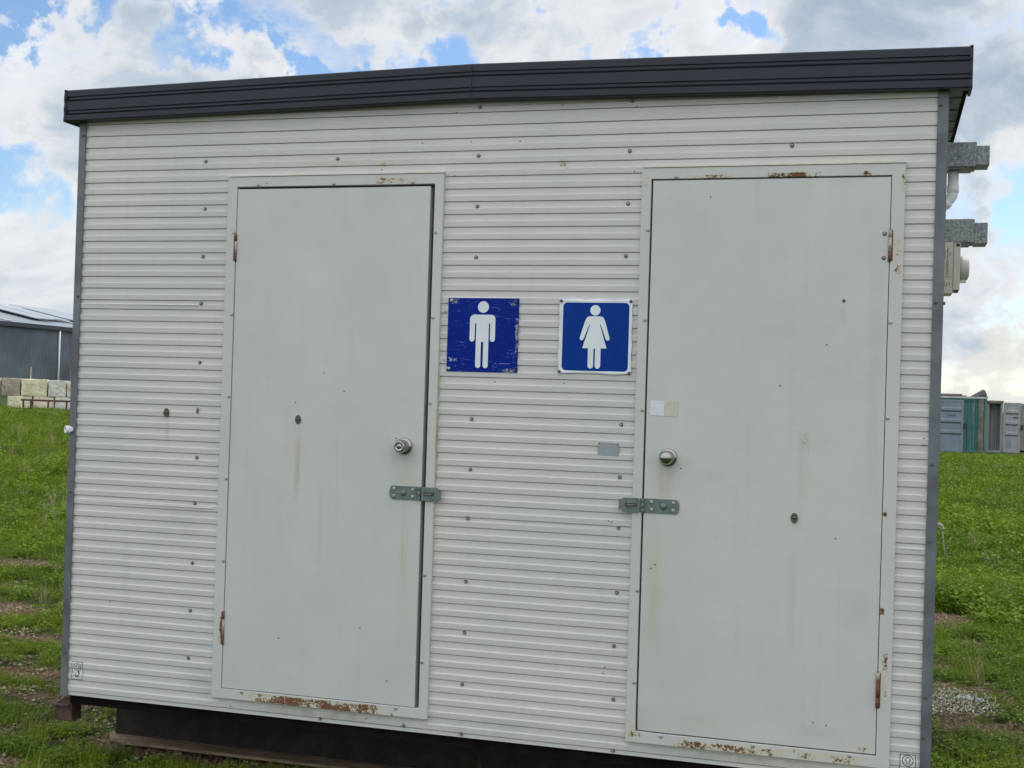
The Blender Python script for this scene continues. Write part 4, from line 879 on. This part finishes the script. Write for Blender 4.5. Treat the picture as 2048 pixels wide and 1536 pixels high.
# ------------------------------------------------------------------ warehouse beyond the left side
wh = empty('warehouse', (-75, 92, -1.27)); tag(wh, 'dark grey corrugated warehouse with solar panels on its low roof, behind the stone blocks', 'warehouse')
m = MB(); y0, y1, x0 = 70., 130., -70.; zE = 4.90; vs = []; fs = []; n_ = int((y1 - y0) / .05)
for j in range(n_ + 1):
    yy = y0 + .05 * j; xo = x0 + (.0 if (j % 4) in (0, 1) else -.07); vs += [(xo, yy, -1.4), (xo, yy, zE)]
for j in range(n_): fs.append((2 * j, 2 * j + 2, 2 * j + 3, 2 * j + 1))
m.add(vs, fs); m.add([(x0 - 22, y0, -1.4), (x0 - .05, y0, -1.4), (x0 - .05, y0, zE), (x0 - 11, y0, zE + 2.2), (x0 - 22, y0, zE)], [(0, 1, 2, 3, 4)])
m.build('wall', simple('charcoal_cladding', (.125, .145, .175), .5, 0, .25, .35), wh, fix=False)
sl = .205
m = MB(); m.add([(x0 + .12, y0 - .2, zE + .06), (x0 + .12, y1, zE + .06), (x0 - 10.5, y1, zE + .06 + 10.6 * sl), (x0 - 10.5, y0 - .2, zE + .06 + 10.6 * sl), (x0 - 21, y1, zE), (x0 - 21, y0 - .2, zE)], [(0, 1, 2, 3), (3, 2, 4, 5)])
m.build('roof', simple('grey_roof', (.24, .26, .30), .4, 0, .1, .4), wh, fix=False)
m = MB(); m.box(x0 + .02, x0 + .22, y0, y1, zE - .32, zE + .05); m.build('gutter', simple('navy_gutter', (.028, .034, .05), .5), wh)
def roofquad(ya, yb, xa, xb, lift, th, name, mat, skew=0):
    m = MB(); P_ = []
    for dz in (0, th):
        for (yy, xx) in ((ya, xa), (yb, xa), (yb + skew, xb), (ya + skew, xb)): P_.append((xx, yy, zE + .06 + (x0 + .12 - xx) * sl + lift + dz))
    m.add(P_, [(0, 1, 2, 3), (4, 7, 6, 5), (0, 4, 5, 1), (1, 5, 6, 2), (2, 6, 7, 3), (3, 7, 4, 0)]); return m.build(name, mat, wh)
SP = simple('solar_glass', (.34, .38, .43), .12, 0, .1, .3)  # pale base: the sky's reflection is put into the glass colour
for ya, yb, xa, xb in ((92.6, 95.3, -72.0, -80.0), (95.6, 98.6, -72.6, -80.0), (99.8, 106.0, -73.0, -80.2)): roofquad(ya, yb, xa, xb, .22, .06, 'solar_panel', SP)
for ya in (86.3, 98.9): roofquad(ya, ya + .9, -70.1, -80.2, .03, .05, 'skylight_strip', simple('cream_sheet', (.42, .41, .37), .5))
m = MB(); m.tube([(x0 + .12, 93.3, zE - .2), (x0 + .12, 93.3, -1.4)], .085, 10); m.build('downpipe', M['pvc'], wh)
# stone / concrete blocks
def block(px0, px1, z0, z1, yaw, col, label, seed, deep=.8):
    """px0..px1 = x in world at about 60 m"""
    k = (px0 + px1) / 2; yb = 46.3 + (k + 39.5) * .37; w = (px1 - px0) / .96; hh = z1 - z0; rn = random.Random(seed); m = MB(); n_ = 9; ca, sa = math.cos(yaw), math.sin(yaw)
    bm = bmesh.new(); bmesh.ops.create_cube(bm, size=1.); bmesh.ops.subdivide_edges(bm, edges=bm.edges[:], cuts=6, use_grid_fill=True)
    for v_ in bm.verts:
        p = v_.co.copy(); ex = sum(abs(abs(c_) - .5) < .01 for c_ in p)
        j = Vector((rn.uniform(-1, 1), rn.uniform(-1, 1), rn.uniform(-1, 1))) * .012; s = .975 if ex >= 2 else 1.
        q = Vector((p.x * w * s, p.y * deep * s, p.z * hh * s)) + j; v_.co = Vector((k + q.x * ca - q.y * sa, yb + q.x * sa + q.y * ca, (z0 + z1) / 2 + q.z))
    m.v = [tuple(v_.co) for v_ in bm.verts]; m.f = [[v_.index for v_ in f_.verts] for f_ in bm.faces]; m.m = [0] * len(m.f); m.sm = [False] * len(m.f); bm.free()
    t = NT('block_stone'); P = t.pos(); c = t.mix(t.rng(t.noise(P, 1.6, 6, .7), .3, .7), tuple(a * .72 for a in col), tuple(min(1, a * 1.15) for a in col)); c = t.mix(t.m('MULTIPLY', t.rng(t.noise(t.scaled(P, (1, 1, .5)), 3.5, 6, .75), .55, .72), .7), c, (.09, .085, .07))
    mt = t.set(c, .9, 0., t.bump(t.noise(P, 9, 5, .7), .6, .05)); o = m.build('stone_block', mt, origin=(k, yb, z0), fix=True)
    return tag(o, label, 'block', 'stacked stone blocks before the warehouse')
CRM = (.74, .69, .47); GRY = (.60, .60, .53); BRN = (.36, .31, .23); TAN = (.68, .60, .45)
yw = math.radians(26)
zt, zm, zb_ = .135, -.665, -1.30
block(-40.1, -39.42, zm, zt, yw, GRY, 'grey block at the left picture edge in the upper course', 1)
block(-39.38, -38.58, zm, zt, yw, BRN, 'dark cracked brown block in the upper course', 2)
block(-38.54, -37.43, zm, zt - .02, yw, CRM, 'broad cream block in the upper course', 3)
block(-37.38, -36.62, zm, zt - .05, yw, GRY, 'pale grey stained block in the upper course, below the downpipe', 4)
block(-36.58, -35.9, zm, zt - .08, yw, TAN, 'tan block in the upper course, half hidden by the toilet block', 5)
block(-39.10, -38.05, zb_, zm - .01, yw, CRM, 'cream block in the lower course left of the rusty trestle', 6)
block(-38.0, -37.12, zb_, zm - .01, yw, TAN, 'tan block in the lower course behind the trestle legs', 7)
block(-37.08, -36.0, zb_, zm - .01, yw, GRY, 'grey block in the lower course at the toilet block corner', 8)
block(-40.3, -39.7, zb_, zm - .01, yw, BRN, 'brown block in the lower course at the left picture edge', 9)
pk = [(-39.35, .72, .045, (.50, .40, .28), 'short pale orange stake above the brown stone block'), (-38.25, .70, .025, (.05, .05, .055), 'thin dark stake above the cream stone block'), (-37.88, .74, .030, (.07, .06, .055), 'taller dark stake over the joint of the cream and grey blocks'),
      (-37.60, .68, .022, (.22, .23, .25), 'thin grey stake above the grey stone block'), (-37.22, .66, .075, (.25, .21, .16), 'thick brown post close to the white downpipe')]
for (px_, zt_, w_, c_, lb_) in pk:
    m = MB(); yy = 48.2 + (px_ + 39.5) * .37; m.prism([(px_ - w_ / 2, -1.35), (px_ + w_ / 2, -1.35), (px_ + w_ * .45 + .03, zt_ - .03), (px_ + .03, zt_), (px_ - w_ * .5 + .03, zt_ - .04)], yy, yy + w_)
    tag(m.build('fence_stake', simple('stake_paint', c_, .8, 0, .3, 6), origin=(px_, yy, -1.3)), lb_, 'stake', 'stakes behind the stone blocks')
tr = empty('steel_trestle', (-36.3, 44.9, -1.3)); tag(tr, 'low rusty steel trestle rail in front of the lower stone blocks', 'trestle')
RD = simple('rust_red_steel', (.10, .038, .034), .8, 0, .3, 6)
m = MB(); m.box(-37.15, -34.6, 44.7, 44.8, -.87, -.79); m.build('top_rail', RD, tr)
for xx in (-37.05, -36.65, -35.75, -34.8): m = MB(); m.box(xx - .03, xx + .03, 44.72, 44.78, -1.32, -.871); m.build('leg', RD, tr)
pm = MB(); pm.prism([(-27.56, -1.36), (-27.23, -1.36), (-27.40, -.60), (-27.80, -.46)], 29.2, 29.32)
tag(pm.build('steel_post', RD, origin=(-27.4, 29.2, -1.3)), 'dark red leaning steel post at the left picture edge', 'post')

# ------------------------------------------------------------------ shipping containers beyond the right side
def corr(m, x0, x1, y, z0, z1, pitch=.28, d=.036, mat=0):
    n_ = max(1, int((x1 - x0) / pitch)); p_ = (x1 - x0) / n_; xs = []
    for i in range(n_): a = x0 + i * p_; xs += [(a, y), (a + p_ * .30, y), (a + p_ * .45, y + d), (a + p_ * .80, y + d), (a + p_ * .95, y)]
    xs.append((x1, y)); vs = []
    for a, b in xs: vs += [(a, b, z0), (a, b, z1)]
    m.add(vs, [(2 * i, 2 * i + 2, 2 * i + 3, 2 * i + 1) for i in range(len(xs) - 1)], mat)
def cont_paint(name, c, w):
    t = NT(name); P = t.pos(); a = t.mix(t.rng(t.noise(t.scaled(P, (3, 3, .5)), 1.4, 6, .7), .38, .66), c, w); a = t.mix(t.rng(t.noise(P, 7, 5, .75), .66, .72), a, (.16, .075, .04)); return t.set(a, .7, 0.)
def cdoor(x0, x1, y, z0, z1, mat, parent, lock=None):
    m = MB(); m.box(x0, x1, y, y + .05, z0, z1); h = z1 - z0
    m.box(x0 + .02, x0 + .10, y - .02, y - .001, z0 + .02, z1 - .02); m.box(x1 - .10, x1 - .02, y - .02, y - .001, z0 + .02, z1 - .02); m.box(x0 + .10, x1 - .10, y - .02, y - .001, z1 - .10, z1 - .02); m.box(x0 + .10, x1 - .10, y - .02, y - .001, z0 + .02, z0 + .12)
    for q in (.82, .60, .385):
        zc = z0 + h * q; m.add([(x0 + .1, y - .001, zc + .10), (x1 - .1, y - .001, zc + .10), (x1 - .1, y - .045, zc + .045), (x0 + .1, y - .045, zc + .045), (x1 - .1, y - .045, zc - .055), (x0 + .1, y - .045, zc - .055), (x1 - .1, y - .001, zc - .10), (x0 + .1, y - .001, zc - .10)], [(0, 3, 2, 1), (3, 5, 4, 2), (5, 7, 6, 4)])
        m.box(x0 + .1, x1 - .1, y - .004, y - .0012, zc - .125, zc - .102, 1)  # near-black strip painted under each rib as its shadow line
    d_ = m.build('door', [mat, M['ink']], parent)
    for rx in (x0 + .34, x1 - .34) if False else (): pass
    m = MB(); m.box(x0 + .18, x0 + .36, y - .012, y - .0015, z0 + .25, z0 + .62); m.build('data_plate', [simple('plate_grey', (.19, .21, .24), .5)], d_)
    m = MB(); zc = z0 + h * .70; m.box(x0 + .42, x0 + .78, y - .008, y - .0015, zc - .03, zc + .05); m.build('stencil_mark', [simple('dark_stencil', (.10, .11, .13), .6)], d_)
    if lock: m = MB(); m.box(lock, lock + .12, y - .10, y - .03, z0 + h * .45, z0 + h * .56); m.build('lock_box', M['ink'], d_)
    return d_
def cont(name_loc, label, x0, x1, y0, z0, z1, mat, front=None, open_=False, L=6.0):
    r = empty('shipping_container', (name_loc[0], name_loc[1], z0)); tag(r, label, 'container', 'shipping containers in the field')
    m = MB()
    m.box(x0, x0 + .10, y0, y0 + .12, z0, z1); m.box(x1 - .10, x1, y0, y0 + .12, z0, z1); m.box(x0 + .10, x1 - .10, y0, y0 + .10, z1 - .10, z1); m.box(x0 + .10, x1 - .10, y0, y0 + .10, z0, z0 + .14)
    m.build('end_frame', mat, r)
    m = MB(); m.box(x0 + .01, x0 + .06, y0 + .121, y0 + L, z0 + .05, z1 - .01); m.box(x1 - .06, x1 - .01, y0 + .121, y0 + L, z0 + .05, z1 - .01); m.box(x0 + .01, x1 - .01, y0 + L, y0 + L + .05, z0 + .05, z1 - .01)
    m.box(x0 + .061, x1 - .061, y0 + .121, y0 + L - .001, z0 + .05, z0 + .12); m.build('body', mat, r)
    m = MB(); m.box(x0 + .01, x1 - .01, y0 + .101, y0 + L + .05, z1 - .008, z1 + .025); m.build('roof', mat, r)
    if not open_:
        m = MB(); corr(m, x0 + .10, x1 - .10, y0 + .03, z0 + .141, z1 - .101, .235, .05); m.build('end_wall', mat, r, fix=False)
    return r
cG = cont_paint('blue_grey_container', (.165, .20, .25), (.20, .24, .28)); cT = cont_paint('teal_container', (.035, .17, .165), (.13, .22, .19)); cL = cont_paint('light_grey_container', (.25, .26, .27), (.33, .34, .34)); cB = cont_paint('beige_container', (.25, .24, .20), (.31, .30, .26))
zB = -2.02
a = cont((1.5, 59.9), 'blue-grey shipping container with its door swung open, beside the teal one', .25, 2.66, 59.9, zB, .53, cG); cdoor(2.68, 3.80, 59.62, zB + .03, .50, cG, a, lock=3.80)
b = cont((4.3, 60.4), 'weathered teal shipping container with vertical ribs and faded white lettering', 2.70, 4.86, 60.1, zB, .58, cT)
m = MB(); rn = random.Random(9)
for k_ in range(11):
    zc = .30 - k_ * .095
    for q in range(3): xx = 4.215 + rn.uniform(-.02, .03); m.box(xx, xx + rn.uniform(.02, .05), 60.112, 60.118, zc + q * .022, zc + q * .022 + .013)
m.build('faded_lettering', simple('faded_white', (.42, .50, .50), .7), b)
m = MB(); m.box(4.50, 4.72, 60.02, 60.098, zB, .56); m.build('corner_post', simple('rusty_post_paint', (.17, .15, .12), .8, 0, .35, 3), b)
m = MB(); m.box(2.70, 4.90, 59.98, 60.06, .582, .67); m.build('roof_rail', simple('pale_rail', (.42, .44, .42), .6, 0, .2, 2), b)
c_ = cont((5.2, 61.0), 'light grey shipping container with open doorway and swung-out door, right of the teal one', 4.90, 5.62, 60.6, zB + .02, .47, cL, open_=True)
m = MB(); corr(m, 4.97, 5.56, 61.2, zB + .12, .38, .15, .05); m.build('inner_lining', cL, c_, fix=False)
cdoor(5.63, 6.40, 60.45, zB + .07, .44, cL, c_, lock=6.41)
m = MB(); m.box(4.72, 5.64, 60.5, 60.59, .42, .52); m.build('header_rail', simple('brown_header', (.20, .18, .14), .8, 0, .3, 3), c_)
cont((7.7, 62.5), 'beige shipping container at the right picture edge', 6.50, 8.94, 62.2, zB + .16, .40, cB)
# dark sheet and timber on the container roof
m = MB(); vs = []; fs = []; rn = random.Random(2); nx, ny = 10, 5
for j in range(ny + 1):
    for i in range(nx + 1):
        u = i / nx; q = j / ny; hgt = .03 + .52 * min(1, u * 1.15) ** 1.2 * (1 - max(0, (u - .86) / .14) ** 1.5 * .55) * math.sin(PI * (.12 + .76 * q)); vs.append((4.02 + .86 * u + rn.uniform(-.02, .02), 60.15 + 1.4 * q, .61 + hgt * .85 + rn.uniform(-.015, .02)))
for j in range(ny):
    for i in range(nx): a_ = j * (nx + 1) + i; fs.append((a_, a_ + 1, a_ + nx + 2, a_ + nx + 1))
m.add(vs, fs); k0 = len(m.v); m.add([vs[i] for i in range(nx + 1)] + [(vs[i][0], 60.12, .606) for i in range(nx + 1)], [(i, i + nx + 1, i + nx + 2, i + 1) for i in range(nx)]); m.add([vs[j * (nx + 1) + nx] for j in range(ny + 1)] + [(4.88, vs[j * (nx + 1)][1], .606) for j in range(ny + 1)], [(i, i + ny + 1, i + ny + 2, i + 1) for i in range(ny)])
tag(m.build('tarpaulin', simple('dark_sheet', (.025, .028, .035), .7, 0, .3, 4), origin=(4.5, 60.8, .61), fix=False), 'dark crumpled tarpaulin heaped on the roof of the teal container', 'tarpaulin')
m = MB(); m.box(2.72, 3.95, 60.3, 60.42, .606, .72); m.box(2.72, 3.75, 60.25, 60.45, .721, .79); tag(m.build('timber_beam', simple('pinkish_timber', (.22, .16, .15), .8, 0, .3, 3), origin=(3.3, 60.35, .606)), 'brownish beams lying on the teal container roof left of the tarpaulin', 'beam')

for o in bpy.data.objects:
    if '_w' in o: del o['_w']
S.render.engine = 'CYCLES'
